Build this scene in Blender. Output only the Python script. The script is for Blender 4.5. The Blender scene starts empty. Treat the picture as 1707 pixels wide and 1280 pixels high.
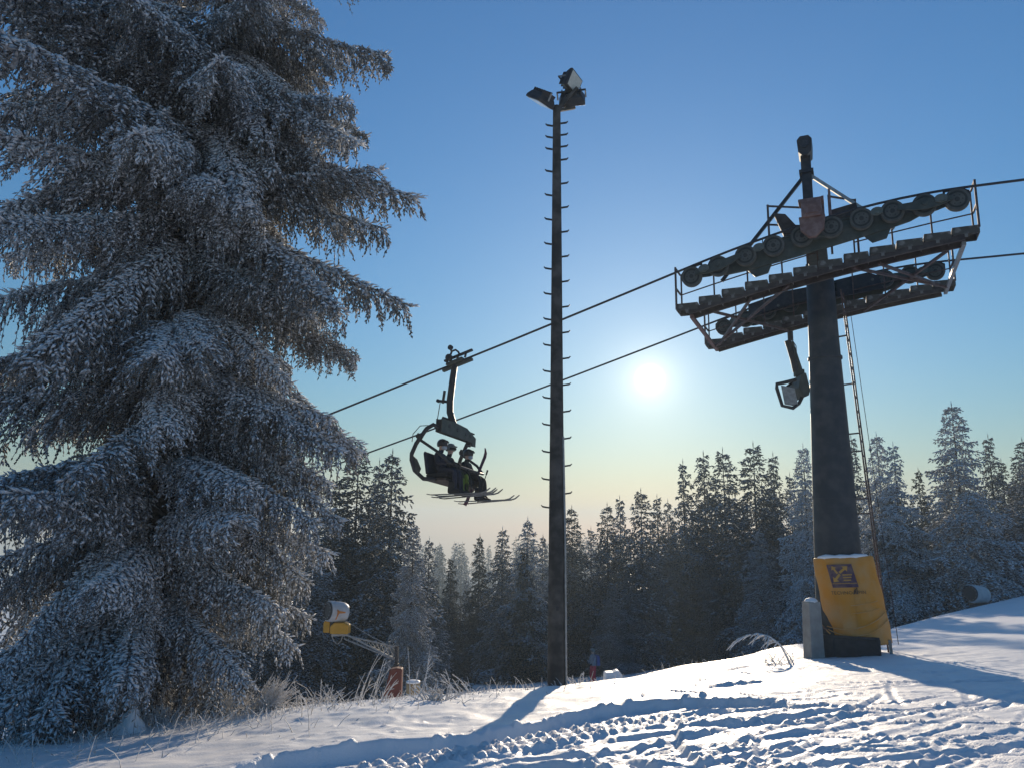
import bpy, math, random
import numpy as np
from mathutils import Vector, Matrix, Euler, Quaternion
R_ = math.radians
rng = np.random.default_rng(7)
random.seed(7)
sc = bpy.context.scene
COL = sc.collection

# ------------------------------------------------------------------ camera
PITCH, ROLL, FPX = 0.1842, 0.0108, 1289.0          # photo is 1707 x 1280
cam_d = bpy.data.cameras.new('camera')
cam = bpy.data.objects.new('camera', cam_d)
COL.objects.link(cam)
cam_d.sensor_width = 36.0
cam_d.lens = 36.0 * FPX / 1707.0
cam_d.clip_start = 0.05
cam_d.clip_end = 6000
fw = Vector((0, math.cos(PITCH), math.sin(PITCH)))
rt0 = Vector((1, 0, 0)); up0 = Vector((0, -math.sin(PITCH), math.cos(PITCH)))
rt = rt0 * math.cos(ROLL) + up0 * math.sin(ROLL)
up = up0 * math.cos(ROLL) - rt0 * math.sin(ROLL)
cam.matrix_world = Matrix(((rt.x, up.x, -fw.x, 0), (rt.y, up.y, -fw.y, 0), (rt.z, up.z, -fw.z, 0), (0, 0, 0, 1)))
sc.camera = cam
def at(px, py, Y):
    """world point seen at photo pixel (px, py) standing Y metres ahead"""
    d = fw + rt * ((px - 853.5) / FPX) - up * ((py - 640) / FPX)
    return d * (Y / d.y)

# ------------------------------------------------------------------ world, sun, exposure
SUN_AZ, SUN_EL = R_(10.28), R_(10.85)               # azimuth clockwise from +Y
sun_dir = Vector((math.sin(SUN_AZ) * math.cos(SUN_EL), math.cos(SUN_AZ) * math.cos(SUN_EL), math.sin(SUN_EL)))
world = bpy.data.worlds.new('World'); sc.world = world; world.use_nodes = True
nt = world.node_tree; nt.nodes.clear()
def N(tree, t, **kw):
    n = tree.nodes.new(t)
    for k, v in kw.items(): setattr(n, k, v)
    return n
sky = N(nt, 'ShaderNodeTexSky', sky_type='NISHITA', sun_disc=False)
sky.sun_elevation = SUN_EL; sky.sun_rotation = SUN_AZ
sky.altitude = 800; sky.air_density = 1.9; sky.dust_density = 0.4; sky.ozone_density = 8.5
bg = N(nt, 'ShaderNodeBackground'); bg.inputs['Strength'].default_value = 0.10
# the sun itself and its aureole, as part of the sky
tc = N(nt, 'ShaderNodeTexCoord')
dot = N(nt, 'ShaderNodeVectorMath', operation='DOT_PRODUCT'); dot.inputs[1].default_value = sun_dir
nrm = N(nt, 'ShaderNodeVectorMath', operation='NORMALIZE')
nt.links.new(tc.outputs['Generated'], nrm.inputs[0]); nt.links.new(nrm.outputs[0], dot.inputs[0])
ac = N(nt, 'ShaderNodeMath', operation='ARCCOSINE', use_clamp=False); nt.links.new(dot.outputs['Value'], ac.inputs[0])
def mth(op, a, b=None, clamp=False):
    m = N(nt, 'ShaderNodeMath', operation=op, use_clamp=clamp)
    for i, v in enumerate((a, b)):
        if v is None: continue
        if isinstance(v, (int, float)): m.inputs[i].default_value = v
        else: nt.links.new(v, m.inputs[i])
    return m.outputs[0]
disc = mth('SUBTRACT', 1.0, mth('DIVIDE', mth('SUBTRACT', ac.outputs[0], R_(0.25)), R_(1.05)), True)
disc = mth('MULTIPLY', mth('POWER', disc, 2.6), 40.0)
aur = mth('MULTIPLY', mth('EXPONENT', mth('MULTIPLY', ac.outputs[0], -1 / R_(1.3))), 6.0)
aur2 = mth('MULTIPLY', mth('EXPONENT', mth('MULTIPLY', ac.outputs[0], -1 / R_(8.5))), 2.1)      # wide aureole of thin high haze
glow = mth('ADD', mth('ADD', disc, aur), aur2)
gcol = N(nt, 'ShaderNodeVectorMath', operation='SCALE'); gcol.inputs[0].default_value = (1.0, 0.87, 0.62)
nt.links.new(glow, gcol.inputs['Scale'])
add = N(nt, 'ShaderNodeVectorMath', operation='ADD')
nt.links.new(sky.outputs[0], add.inputs[0]); nt.links.new(gcol.outputs[0], add.inputs[1])
out = N(nt, 'ShaderNodeOutputWorld')
nt.links.new(add.outputs[0], bg.inputs['Color']); nt.links.new(bg.outputs[0], out.inputs[0])

sun_d = bpy.data.lights.new('sun', 'SUN'); sun_d.energy = 4.0; sun_d.angle = R_(0.53); sun_d.color = (1.0, 0.83, 0.62)
sun = bpy.data.objects.new('sun', sun_d); COL.objects.link(sun)
sun.rotation_mode = 'QUATERNION'
sun.rotation_quaternion = (-sun_dir).to_track_quat('-Z', 'Y')
sc.view_settings.view_transform = 'Standard'; sc.view_settings.look = 'None'
sc.view_settings.gamma = 1.0; sc.view_settings.use_curve_mapping = False
sc.view_settings.exposure = 0.56
sc.cycles.max_bounces = 5; sc.cycles.transparent_max_bounces = 8
sc.cycles.volume_bounces = 0

# ------------------------------------------------------------------ materials
def mat(name, col, rough=0.7, metal=0.0, col2=None, scale=8.0, detail=5, fac=(0.4, 0.65), bump=0.0, bscale=40.0, spec=0.4, coords='Object'):
    m = bpy.data.materials.new(name); m.use_nodes = True
    t = m.node_tree; p = t.nodes['Principled BSDF']
    p.inputs['Base Color'].default_value = (*col, 1); p.inputs['Roughness'].default_value = rough
    p.inputs['Metallic'].default_value = metal; p.inputs['Specular IOR Level'].default_value = spec
    tc = N(t, 'ShaderNodeTexCoord')
    if col2 is not None:
        nz = N(t, 'ShaderNodeTexNoise'); nz.inputs['Scale'].default_value = scale; nz.inputs['Detail'].default_value = detail
        t.links.new(tc.outputs[coords], nz.inputs['Vector'])
        mr = N(t, 'ShaderNodeMapRange'); mr.inputs[1].default_value = fac[0]; mr.inputs[2].default_value = fac[1]
        t.links.new(nz.outputs['Fac'], mr.inputs[0])
        mx = N(t, 'ShaderNodeMix', data_type='RGBA'); mx.inputs[6].default_value = (*col, 1); mx.inputs[7].default_value = (*col2, 1)
        t.links.new(mr.outputs[0], mx.inputs[0]); t.links.new(mx.outputs[2], p.inputs['Base Color'])
    if bump:
        nb = N(t, 'ShaderNodeTexNoise'); nb.inputs['Scale'].default_value = bscale; nb.inputs['Detail'].default_value = 6
        t.links.new(tc.outputs[coords], nb.inputs['Vector'])
        b = N(t, 'ShaderNodeBump'); b.inputs['Strength'].default_value = 1.0; b.inputs['Distance'].default_value = bump
        t.links.new(nb.outputs['Fac'], b.inputs['Height']); t.links.new(b.outputs[0], p.inputs['Normal'])
    return m

def rime_mat(name, needle, needle2, snow, lo, hi, base_mix, nscale):
    """conifer needles carrying rime and snow: white where faces look up and in noisy patches"""
    m = bpy.data.materials.new(name); m.use_nodes = True
    t = m.node_tree; p = t.nodes['Principled BSDF']
    p.inputs['Roughness'].default_value = 0.75; p.inputs['Specular IOR Level'].default_value = 0.2
    geo = N(t, 'ShaderNodeNewGeometry'); sep = N(t, 'ShaderNodeSeparateXYZ'); t.links.new(geo.outputs['Normal'], sep.inputs[0])
    nz = N(t, 'ShaderNodeTexNoise'); nz.inputs['Scale'].default_value = nscale; nz.inputs['Detail'].default_value = 3
    t.links.new(geo.outputs['Position'], nz.inputs['Vector'])
    a = N(t, 'ShaderNodeMath', operation='MULTIPLY_ADD'); a.inputs[1].default_value = 1.6; a.inputs[2].default_value = -0.8
    t.links.new(nz.outputs['Fac'], a.inputs[0])
    s0 = N(t, 'ShaderNodeMath', operation='ADD'); t.links.new(sep.outputs[2], s0.inputs[0]); t.links.new(a.outputs[0], s0.inputs[1])
    oi = N(t, 'ShaderNodeObjectInfo'); ov = N(t, 'ShaderNodeMath', operation='MULTIPLY_ADD'); ov.inputs[1].default_value = 0.9; ov.inputs[2].default_value = -0.45
    t.links.new(oi.outputs['Random'], ov.inputs[0])
    s = N(t, 'ShaderNodeMath', operation='ADD'); t.links.new(s0.outputs[0], s.inputs[0]); t.links.new(ov.outputs[0], s.inputs[1])
    mr = N(t, 'ShaderNodeMapRange', interpolation_type='SMOOTHSTEP')
    mr.inputs[1].default_value = lo; mr.inputs[2].default_value = hi; mr.inputs[3].default_value = base_mix; mr.inputs[4].default_value = 1.0
    t.links.new(s.outputs[0], mr.inputs[0])
    nz2 = N(t, 'ShaderNodeTexNoise'); nz2.inputs['Scale'].default_value = nscale * 0.35
    t.links.new(geo.outputs['Position'], nz2.inputs['Vector'])
    mg = N(t, 'ShaderNodeMix', data_type='RGBA'); mg.inputs[6].default_value = (*needle, 1); mg.inputs[7].default_value = (*needle2, 1)
    t.links.new(nz2.outputs['Fac'], mg.inputs[0])
    mx = N(t, 'ShaderNodeMix', data_type='RGBA'); mx.inputs[7].default_value = (*snow, 1)
    t.links.new(mg.outputs[2], mx.inputs[6]); t.links.new(mr.outputs[0], mx.inputs[0]); t.links.new(mx.outputs[2], p.inputs['Base Color'])
    tr = N(t, 'ShaderNodeBsdfTranslucent'); t.links.new(mx.outputs[2], tr.inputs['Color'])
    ms = N(t, 'ShaderNodeMixShader'); ms.inputs[0].default_value = 0.15
    o = t.nodes['Material Output']
    t.links.new(p.outputs[0], ms.inputs[1]); t.links.new(tr.outputs[0], ms.inputs[2]); t.links.new(ms.outputs[0], o.inputs[0])
    return m

M = {}
M['snow'] = mat('snow', (0.88, 0.88, 0.89), 0.55, 0, (0.83, 0.83, 0.85), 1.3, 6, (0.35, 0.7), 0.006, 60, 0.35)
M['needle'] = rime_mat('rimed_needles', (0.020, 0.030, 0.022), (0.045, 0.050, 0.030), (0.78, 0.79, 0.82), -0.12, 0.85, 0.20, 1.1)
M['needle_snow'] = rime_mat('snowy_twigs', (0.12, 0.13, 0.13), (0.16, 0.16, 0.15), (0.88, 0.89, 0.91), -1.1, -0.1, 0.5, 1.5)
M['far_needle'] = rime_mat('far_rimed_needles', (0.018, 0.028, 0.024), (0.035, 0.042, 0.030), (0.62, 0.66, 0.72), -0.1, 1.0, 0.10, 0.8)
M['far_dark'] = rime_mat('far_dark_needles', (0.016, 0.026, 0.022), (0.030, 0.038, 0.028), (0.55, 0.60, 0.66), 0.15, 1.2, 0.04, 0.6)
M['far_frost'] = rime_mat('far_frosted_needles', (0.030, 0.040, 0.036), (0.050, 0.055, 0.042), (0.76, 0.79, 0.84), -0.5, 0.65, 0.26, 0.9)
M['bark'] = mat('spruce_bark', (0.05, 0.042, 0.036), 0.9, 0, (0.16, 0.14, 0.12), 14, 8, (0.4, 0.65), 0.03, 25, 0.2)
M['twigwood'] = mat('frosted_wood', (0.09, 0.075, 0.065), 0.9, 0, (0.45, 0.46, 0.48), 9, 6, (0.45, 0.6), 0, 30, 0.2)
M['steel_green'] = mat('green_painted_steel', (0.050, 0.062, 0.056), 0.6, 0.2, (0.085, 0.092, 0.082), 6, 7, (0.4, 0.7), 0.002, 40)
M['tube'] = mat('weathered_tower_paint', (0.026, 0.036, 0.048), 0.6, 0.2, (0.055, 0.060, 0.068), 3.5, 9, (0.42, 0.66), 0.003, 12)
M['steel_rust'] = mat('primer_red_steel', (0.050, 0.038, 0.035), 0.65, 0.2, (0.085, 0.072, 0.066), 7, 7, (0.4, 0.65), 0.002, 30)
M['steel_pink'] = mat('faded_red_steel', (0.16, 0.095, 0.085), 0.6, 0.1, (0.24, 0.165, 0.15), 9, 6, (0.4, 0.65), 0.002, 30)
M['steel_frost'] = mat('frosted_steel_grating', (0.09, 0.085, 0.075), 0.75, 0.2, (0.34, 0.34, 0.33), 5, 6, (0.45, 0.68), 0.004, 50)
M['rail'] = mat('railing_steel', (0.10, 0.07, 0.062), 0.55, 0.5, (0.18, 0.13, 0.12), 8, 5, (0.4, 0.7))
M['galv'] = mat('galvanised_steel', (0.30, 0.30, 0.29), 0.5, 0.6, (0.42, 0.42, 0.41), 12, 5, (0.4, 0.7))
M['rubber'] = mat('sheave_rubber', (0.07, 0.075, 0.07), 0.75, 0, (0.11, 0.115, 0.11), 6, 5, (0.42, 0.7))
M['sheave'] = mat('sheave_metal', (0.025, 0.028, 0.026), 0.6, 0.2, (0.05, 0.052, 0.048), 6, 5, (0.4, 0.7))
M['cap'] = mat('cap_metal', (0.11, 0.12, 0.105), 0.5, 0.3, (0.16, 0.17, 0.15), 8, 5, (0.4, 0.7))
M['rope'] = mat('steel_rope', (0.04, 0.042, 0.05), 0.5, 0.6, (0.07, 0.07, 0.08), 30, 3, (0.4, 0.7))
M['dark'] = mat('dark_steel', (0.028, 0.030, 0.036), 0.5, 0.3, (0.05, 0.05, 0.055), 9, 5, (0.4, 0.7))
M['concrete'] = mat('concrete', (0.27, 0.25, 0.23), 0.9, 0, (0.38, 0.36, 0.33), 5, 9, (0.35, 0.7), 0.01, 30, 0.2)
M['pole'] = mat('weathered_pole', (0.040, 0.039, 0.039), 0.85, 0, (0.10, 0.094, 0.088), 4, 9, (0.42, 0.66), 0.004, 25, 0.25)
M['lens'] = mat('floodlight_glass', (0.55, 0.53, 0.46), 0.15, 0, (0.65, 0.62, 0.55), 20, 3, (0.4, 0.7), 0, 10, 0.6)
M['pad'] = mat('yellow_tarpaulin', (0.60, 0.24, 0.012), 0.55, 0, (0.54, 0.30, 0.11), 2.2, 8, (0.38, 0.68), 0.006, 9, 0.4)
M['pad_frost'] = mat('frosty_pad_film', (0.60, 0.36, 0.16), 0.5, 0, (0.60, 0.29, 0.05), 4, 8, (0.38, 0.66), 0.008, 14, 0.5)
M['violet'] = mat('violet_print', (0.060, 0.030, 0.075), 0.6, 0, (0.17, 0.11, 0.10), 10, 6, (0.4, 0.7))
M['yprint'] = mat('yellow_print', (0.52, 0.28, 0.05), 0.6, 0, (0.44, 0.25, 0.06), 10, 4, (0.4, 0.7))
M['kprint'] = mat('black_print', (0.06, 0.035, 0.02), 0.6, 0, (0.12, 0.07, 0.03), 25, 4, (0.45, 0.7))
M['white'] = mat('white_paint', (0.52, 0.52, 0.52), 0.4, 0, (0.40, 0.41, 0.42), 5, 6, (0.4, 0.7))
M['gunyellow'] = mat('yellow_paint', (0.52, 0.26, 0.015), 0.45, 0, (0.62, 0.31, 0.03), 5, 6, (0.4, 0.7))
M['orange'] = mat('orange_paint', (0.62, 0.20, 0.02), 0.45, 0, (0.52, 0.17, 0.03), 5, 6, (0.4, 0.7))
M['redmat'] = mat('red_padding', (0.17, 0.04, 0.028), 0.7, 0, (0.13, 0.035, 0.03), 4, 6, (0.4, 0.7))
M['barrel'] = mat('beige_tin', (0.36, 0.27, 0.15), 0.6, 0, (0.28, 0.20, 0.11), 6, 6, (0.4, 0.7))
M['navy'] = mat('navy_cloth', (0.020, 0.024, 0.045), 0.85, 0, (0.03, 0.034, 0.055), 12, 4, (0.4, 0.7))
M['blackcloth'] = mat('black_cloth', (0.016, 0.017, 0.020), 0.85, 0, (0.028, 0.028, 0.03), 12, 4, (0.4, 0.7))
M['lime'] = mat('lime_cloth', (0.13, 0.20, 0.02), 0.85, 0, (0.03, 0.04, 0.015), 6, 3, (0.5, 0.62))
M['greycloth'] = mat('grey_cloth', (0.30, 0.31, 0.35), 0.85, 0, (0.20, 0.21, 0.25), 14, 4, (0.45, 0.6))
M['redcloth'] = mat('red_cloth', (0.75, 0.03, 0.07), 0.85, 0, (0.62, 0.02, 0.06), 10, 4, (0.4, 0.7))
M['bluecloth'] = mat('blue_cloth', (0.02, 0.10, 0.32), 0.85, 0, (0.015, 0.07, 0.24), 10, 4, (0.4, 0.7))
M['skin'] = mat('skin', (0.55, 0.36, 0.28), 0.6, 0, (0.50, 0.31, 0.24), 15, 3, (0.4, 0.7))
M['helmet'] = mat('dark_helmet', (0.03, 0.03, 0.034), 0.35, 0, (0.04, 0.04, 0.045), 8, 3, (0.4, 0.7))
M['helmet_grey'] = mat('grey_helmet', (0.18, 0.20, 0.19), 0.4, 0, (0.15, 0.17, 0.16), 8, 3, (0.4, 0.7))
M['maskcloth'] = mat('pale_mask', (0.50, 0.55, 0.60), 0.8, 0, (0.45, 0.50, 0.55), 8, 3, (0.4, 0.7))
M['purple'] = mat('plum_ski', (0.13, 0.045, 0.085), 0.4, 0, (0.10, 0.035, 0.07), 8, 3, (0.4, 0.7))
M['skipale'] = mat('pale_ski', (0.13, 0.14, 0.15), 0.45, 0, (0.07, 0.08, 0.09), 6, 3, (0.4, 0.7))
M['skidark'] = mat('dark_ski', (0.05, 0.055, 0.065), 0.35, 0, (0.16, 0.17, 0.18), 6, 3, (0.45, 0.6))
M['stem'] = mat('rimed_stem', (0.72, 0.71, 0.70), 0.8, 0, (0.42, 0.36, 0.30), 22, 5, (0.5, 0.7), 0, 40, 0.2)

# ------------------------------------------------------------------ mesh helpers
def mesh_np(name, V, T, mats, midx=None, smooth=False, quads=False):
    k = 4 if quads else 3
    me = bpy.data.meshes.new(name)
    V = np.asarray(V, dtype=np.float32); T = np.asarray(T, dtype=np.int32)
    me.vertices.add(len(V)); me.vertices.foreach_set('co', V.ravel())
    me.loops.add(T.size); me.loops.foreach_set('vertex_index', T.ravel())
    me.polygons.add(len(T)); me.polygons.foreach_set('loop_start', np.arange(0, T.size, k, dtype=np.int32))
    for m in (mats if isinstance(mats, (list, tuple)) else [mats]): me.materials.append(m)
    if midx is not None: me.polygons.foreach_set('material_index', np.asarray(midx, dtype=np.int32))
    if smooth: me.polygons.foreach_set('use_smooth', np.ones(len(T), dtype=bool))
    me.update(calc_edges=True); me.validate()
    return me

def link(name, me, parent=None, loc=None, rot=None):
    o = bpy.data.objects.new(name, me); COL.objects.link(o)
    if parent is not None: o.parent = parent
    if loc is not None: o.location = loc
    if rot is not None: o.rotation_euler = rot
    return o
def tag(o, label=None, cat=None, group=None, kind=None):
    if label: o['label'] = label
    if cat: o['category'] = cat
    if group: o['group'] = group
    if kind: o['kind'] = kind
    return o
def thing(name, label, cat, loc, rotz=0.0, group=None, mat4=None):
    o = link(name, None, None, loc)
    if mat4 is not None: o.matrix_world = mat4
    else: o.rotation_euler = (0, 0, rotz)
    o.empty_display_size = 0.1
    return tag(o, label, cat, group)

def frame(d, hint=Vector((0, 0, 1))):
    d = Vector(d).normalized()
    if abs(d.dot(hint)) > 0.95: hint = Vector((1, 0, 0))
    a = hint.cross(d).normalized()
    return a, d.cross(a).normalized(), d

class MB:
    def __init__(s): s.v = []; s.f = []; s.sm = []
    def _add(s, vs, fs, smooth=False):
        o = len(s.v); s.v += [tuple(v) for v in vs]; s.f += [tuple(i + o for i in f) for f in fs]; s.sm += [smooth] * len(fs)
    def box(s, c, size, rot=None, taper=1.0):
        hx, hy, hz = size[0] / 2, size[1] / 2, size[2] / 2; c = Vector(c); vs = []
        for z in (-1, 1):
            k = taper if z > 0 else 1
            for x, y in ((-1, -1), (1, -1), (1, 1), (-1, 1)):
                p = Vector((x * hx * k, y * hy * k, z * hz))
                if rot is not None: p = rot @ p
                vs.append(c + p)
        s._add(vs, [(3, 2, 1, 0), (4, 5, 6, 7), (0, 1, 5, 4), (1, 2, 6, 5), (2, 3, 7, 6), (3, 0, 4, 7)]); return s
    def bar(s, a, b, w, h=None, hint=Vector((0, 0, 1))):
        h = w if h is None else h
        a, b = Vector(a), Vector(b); x, y, d = frame(b - a, hint)
        vs = []
        for p in (a, b):
            for i, j in ((-1, -1), (1, -1), (1, 1), (-1, 1)): vs.append(p + x * (i * w / 2) + y * (j * h / 2))
        s._add(vs, [(3, 2, 1, 0), (4, 5, 6, 7), (0, 1, 5, 4), (1, 2, 6, 5), (2, 3, 7, 6), (3, 0, 4, 7)]); return s
    def tube(s, pts, r, n=8, cap=True):
        pts = [Vector(p) for p in pts]; m = len(pts)
        rs = [r] * m if isinstance(r, (int, float)) else r
        vs = []; hint = Vector((0.13, 0.21, 0.97)); pa = None
        for i, p in enumerate(pts):
            d = (pts[min(i + 1, m - 1)] - pts[max(i - 1, 0)]).normalized()
            if pa is None: a, b, _ = frame(d, hint)
            else:
                a = (pa - d * pa.dot(d)).normalized(); b = d.cross(a)
            pa = a
            for k in range(n):
                t = 2 * math.pi * k / n; vs.append(p + (a * math.cos(t) + b * math.sin(t)) * rs[i])
        fs = []
        for i in range(m - 1):
            for k in range(n):
                k2 = (k + 1) % n; fs.append((i * n + k, i * n + k2, (i + 1) * n + k2, (i + 1) * n + k))
        s._add(vs, fs, n > 5)
        if cap:
            s._add(vs[:n], [tuple(range(n - 1, -1, -1))]); s._add(vs[-n:], [tuple(range(n))])
        return s
    def lathe(s, c, axis, prof, n=24):
        c = Vector(c); a, b, d = frame(axis); vs = []
        for h, r in prof:
            for k in range(n):
                t = 2 * math.pi * k / n; vs.append(c + d * h + (a * math.cos(t) + b * math.sin(t)) * r)
        fs = []; m = len(prof)
        for i in range(m - 1):
            for k in range(n):
                k2 = (k + 1) % n; fs.append((i * n + k, i * n + k2, (i + 1) * n + k2, (i + 1) * n + k))
        s._add(vs, fs, False)
        s._add(vs[:n], [tuple(range(n - 1, -1, -1))]); s._add(vs[-n:], [tuple(range(n))])
        return s
    def prism(s, poly, o, ex, ey, ez, th):
        """2-D polygon poly in plane (ex, ey) at o, extruded along ez by th (centred)"""
        o, ex, ey, ez = Vector(o), Vector(ex), Vector(ey), Vector(ez); n = len(poly); vs = []
        for k in (-0.5, 0.5):
            for x, y in poly: vs.append(o + ex * x + ey * y + ez * (k * th))
        fs = [tuple(range(n - 1, -1, -1)), tuple(range(n, 2 * n))]
        fs += [(i, (i + 1) % n, n + (i + 1) % n, n + i) for i in range(n)]
        s._add(vs, fs); return s
    def mesh(s, name, m):
        me = bpy.data.meshes.new(name); me.from_pydata(s.v, [], s.f)
        me.polygons.foreach_set('use_smooth', s.sm)
        me.materials.append(m if not isinstance(m, str) else M[m]); me.update(); return me
    def build(s, name, m, parent=None, loc=None, bevel=0.0):
        o = link(name, s.mesh(name, m), parent, loc)
        if bevel:
            b = o.modifiers.new('bevel', 'BEVEL'); b.width = bevel; b.segments = 2; b.limit_method = 'ANGLE'; b.angle_limit = R_(40)
        return o

# smooth value noise for terrain
def vnoise(x, y, seed):
    xi = np.floor(x).astype(np.int64); yi = np.floor(y).astype(np.int64); xf = x - xi; yf = y - yi
    def h(a, b):
        n = (a * 374761393 + b * 668265263 + seed * 1442695041) & 0xFFFFFFFF
        n = ((n ^ (n >> 13)) * 1274126177) & 0xFFFFFFFF
        return ((n ^ (n >> 16)) & 0xFFFF) / 65535.0
    u = xf * xf * xf * (xf * (xf * 6 - 15) + 10); v = yf * yf * yf * (yf * (yf * 6 - 15) + 10)
    return (h(xi, yi) * (1 - u) + h(xi + 1, yi) * u) * (1 - v) + (h(xi, yi + 1) * (1 - u) + h(xi + 1, yi + 1) * u) * v - 0.5
def fbm(x, y, seed, octs=4, gain=0.5):
    s = 0; a = 1.0
    for i in range(octs):
        s = s + a * vnoise(x * 2 ** i + 17.3 * i, y * 2 ** i - 9.1 * i, seed + i); a *= gain
    return s
def sstep(a, b, x):
    t = np.clip((x - a) / (b - a), 0, 1); return t * t * (3 - 2 * t)

# ------------------------------------------------------------------ ground
CREST = np.array([(-80, 8), (-20, 8), (-6, 11), (-3.6, 12.5), (-1.5, 13.3), (0.9, 13.9), (2.2, 14.8), (4.2, 17.2), (8, 22.5), (14.6, 30), (19, 34), (24.5, 38), (45, 52), (120, 100)], float)
def base_h(x, y):
    x = np.asarray(x, float); y = np.asarray(y, float)
    ye = np.where(y > 80, 80 + (y - 80) * 0.45, y)
    xe = 70 * np.tanh(x / 70)
    z = -1.1 - 0.115 * ye + 0.07 * xe + 0.085 * np.maximum(0, np.minimum(x, 60) - 14)
    t = np.maximum(0, y - np.interp(x, CREST[:, 0], CREST[:, 1]))
    te = np.minimum(t, 90)
    return z - 1.7 * (1 - np.exp(-te * te / 40.0)) - 0.03 * te
PN = np.array([-0.07, 0.115, 1.0])
def ground_px(px, py):
    d = fw + rt * ((px - 853.5) / FPX) - up * ((py - 640) / FPX)
    t = -1.1 / (d.z + 0.115 * d.y - 0.07 * d.x)
    return np.array([d.x * t, d.y * t])
def polyd(x, y, pts):
    """signed side distance and arc length to polyline"""
    best = np.full(x.shape, 1e9); side = np.zeros(x.shape); arc = np.zeros(x.shape); acc = 0.0
    for (ax, ay), (bx, by) in zip(pts[:-1], pts[1:]):
        dx, dy = bx - ax, by - ay; L = math.hypot(dx, dy)
        t = np.clip(((x - ax) * dx + (y - ay) * dy) / (L * L), 0, 1)
        d = np.hypot(x - ax - t * dx, y - ay - t * dy); m = d < best
        best = np.where(m, d, best); side = np.where(m, np.sign(dx * (y - ay) - dy * (x - ax)), side); arc = np.where(m, acc + t * L, arc); acc += L
    return best, side, arc, acc
def pix_line(pts, n=6):
    g = [ground_px(*p) for p in pts]; outp = []
    for i in range(len(g) - 1):           # Catmull-Rom
        p0 = g[max(i - 1, 0)]; p1 = g[i]; p2 = g[i + 1]; p3 = g[min(i + 2, len(g) - 1)]
        for k in range(n):
            t = k / n
            outp.append(0.5 * ((2 * p1) + (p2 - p0) * t + (2 * p0 - 5 * p1 + 4 * p2 - p3) * t * t + (3 * p1 - p0 - 3 * p2 + p3) * t ** 3))
    outp.append(g[-1]); return outp

BANK = pix_line([(330, 1320), (425, 1272), (600, 1243), (780, 1222), (1000, 1178), (1150, 1166), (1300, 1170), (1430, 1186)])
RIDGES = [  # pixel polyline, height, width
    ([(960, 1200), (1080, 1192), (1200, 1180), (1320, 1168)], 0.10, 0.10),
    ([(1000, 1222), (1130, 1205), (1290, 1200), (1440, 1176)], 0.11, 0.10),
    ([(1170, 1150), (1230, 1143), (1300, 1141)], 0.07, 0.07),
    ([(1200, 1120), (1250, 1113), (1300, 1111)], 0.06, 0.08),
    ([(700, 1275), (860, 1250), (1000, 1240), (1140, 1222), (1230, 1214)], 0.09, 0.10),
    ([(560, 1300), (760, 1282), (840, 1262), (930, 1262), (1000, 1275)], 0.10, 0.11),
    ([(950, 1258), (1000, 1268), (1060, 1285)], 0.08, 0.08),
    ([(1030, 1250), (1090, 1265), (1150, 1285)], 0.08, 0.08),
    ([(1200, 1238), (1290, 1225), (1400, 1215)], 0.07, 0.09),
    ([(1080, 1180), (1180, 1172), (1240, 1174)], 0.09, 0.09),
    ([(1330, 1205), (1410, 1190), (1470, 1194)], 0.07, 0.08),
    ([(380, 1300), (520, 1268), (640, 1262)], 0.06, 0.10)]
RIDGES = [(pix_line(p), h * 0.42, w) for p, h, w in RIDGES]
TREADS = [(pix_line([(480, 1310), (600, 1278), (760, 1246), (900, 1222), (1010, 1204), (1150, 1190), (1290, 1186)]), 0.30)]
SKI = []
rs = random.Random(3)
for i in range(110):
    px, py = rs.uniform(1080, 1720), rs.uniform(1090, 1300)
    a = rs.choice([rs.gauss(0.35, 0.25), rs.gauss(-0.45, 0.25), rs.gauss(1.1, 0.3), rs.gauss(2.2, 0.4)])
    c = ground_px(px, py); L = rs.uniform(1.0, 4.5) * (0.6 + c[1] / 18); dv = np.array([math.cos(a), math.sin(a)]); nv = np.array([-dv[1], dv[0]])
    bend = rs.uniform(-0.25, 0.25)
    SKI.append(([c + dv * L * (t - 0.5) + nv * bend * (t - 0.5) ** 2 * L for t in (0, .2, .4, .6, .8, 1)], rs.choice([.028, .032, .04, .055]), rs.uniform(0.009, 0.020)))
def clump_pts():
    rs = random.Random(5); out = []
    for pts, n, spread, r0, r1 in [(BANK, 80, 0.12, 0.015, 0.07)] + [(r[0], 13, 0.13, 0.010, 0.045) for r in RIDGES]:
        for _ in range(n):
            i = rs.randrange(len(pts) - 1); t = rs.random(); p = pts[i] * (1 - t) + pts[i + 1] * t
            off = rs.gauss(0.10 if pts is BANK else 0.02, spread); r = r0 + (r1 - r0) * rs.random() ** 2.2
            out.append((p[0] + rs.gauss(0, 0.05), p[1] + off, r))
    for _ in range(420):
        p = ground_px(rs.uniform(380, 1700), rs.uniform(1150, 1285)); out.append((p[0], p[1], 0.008 + 0.035 * rs.random() ** 3))
    return out
CLUMPS = clump_pts()

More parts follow.
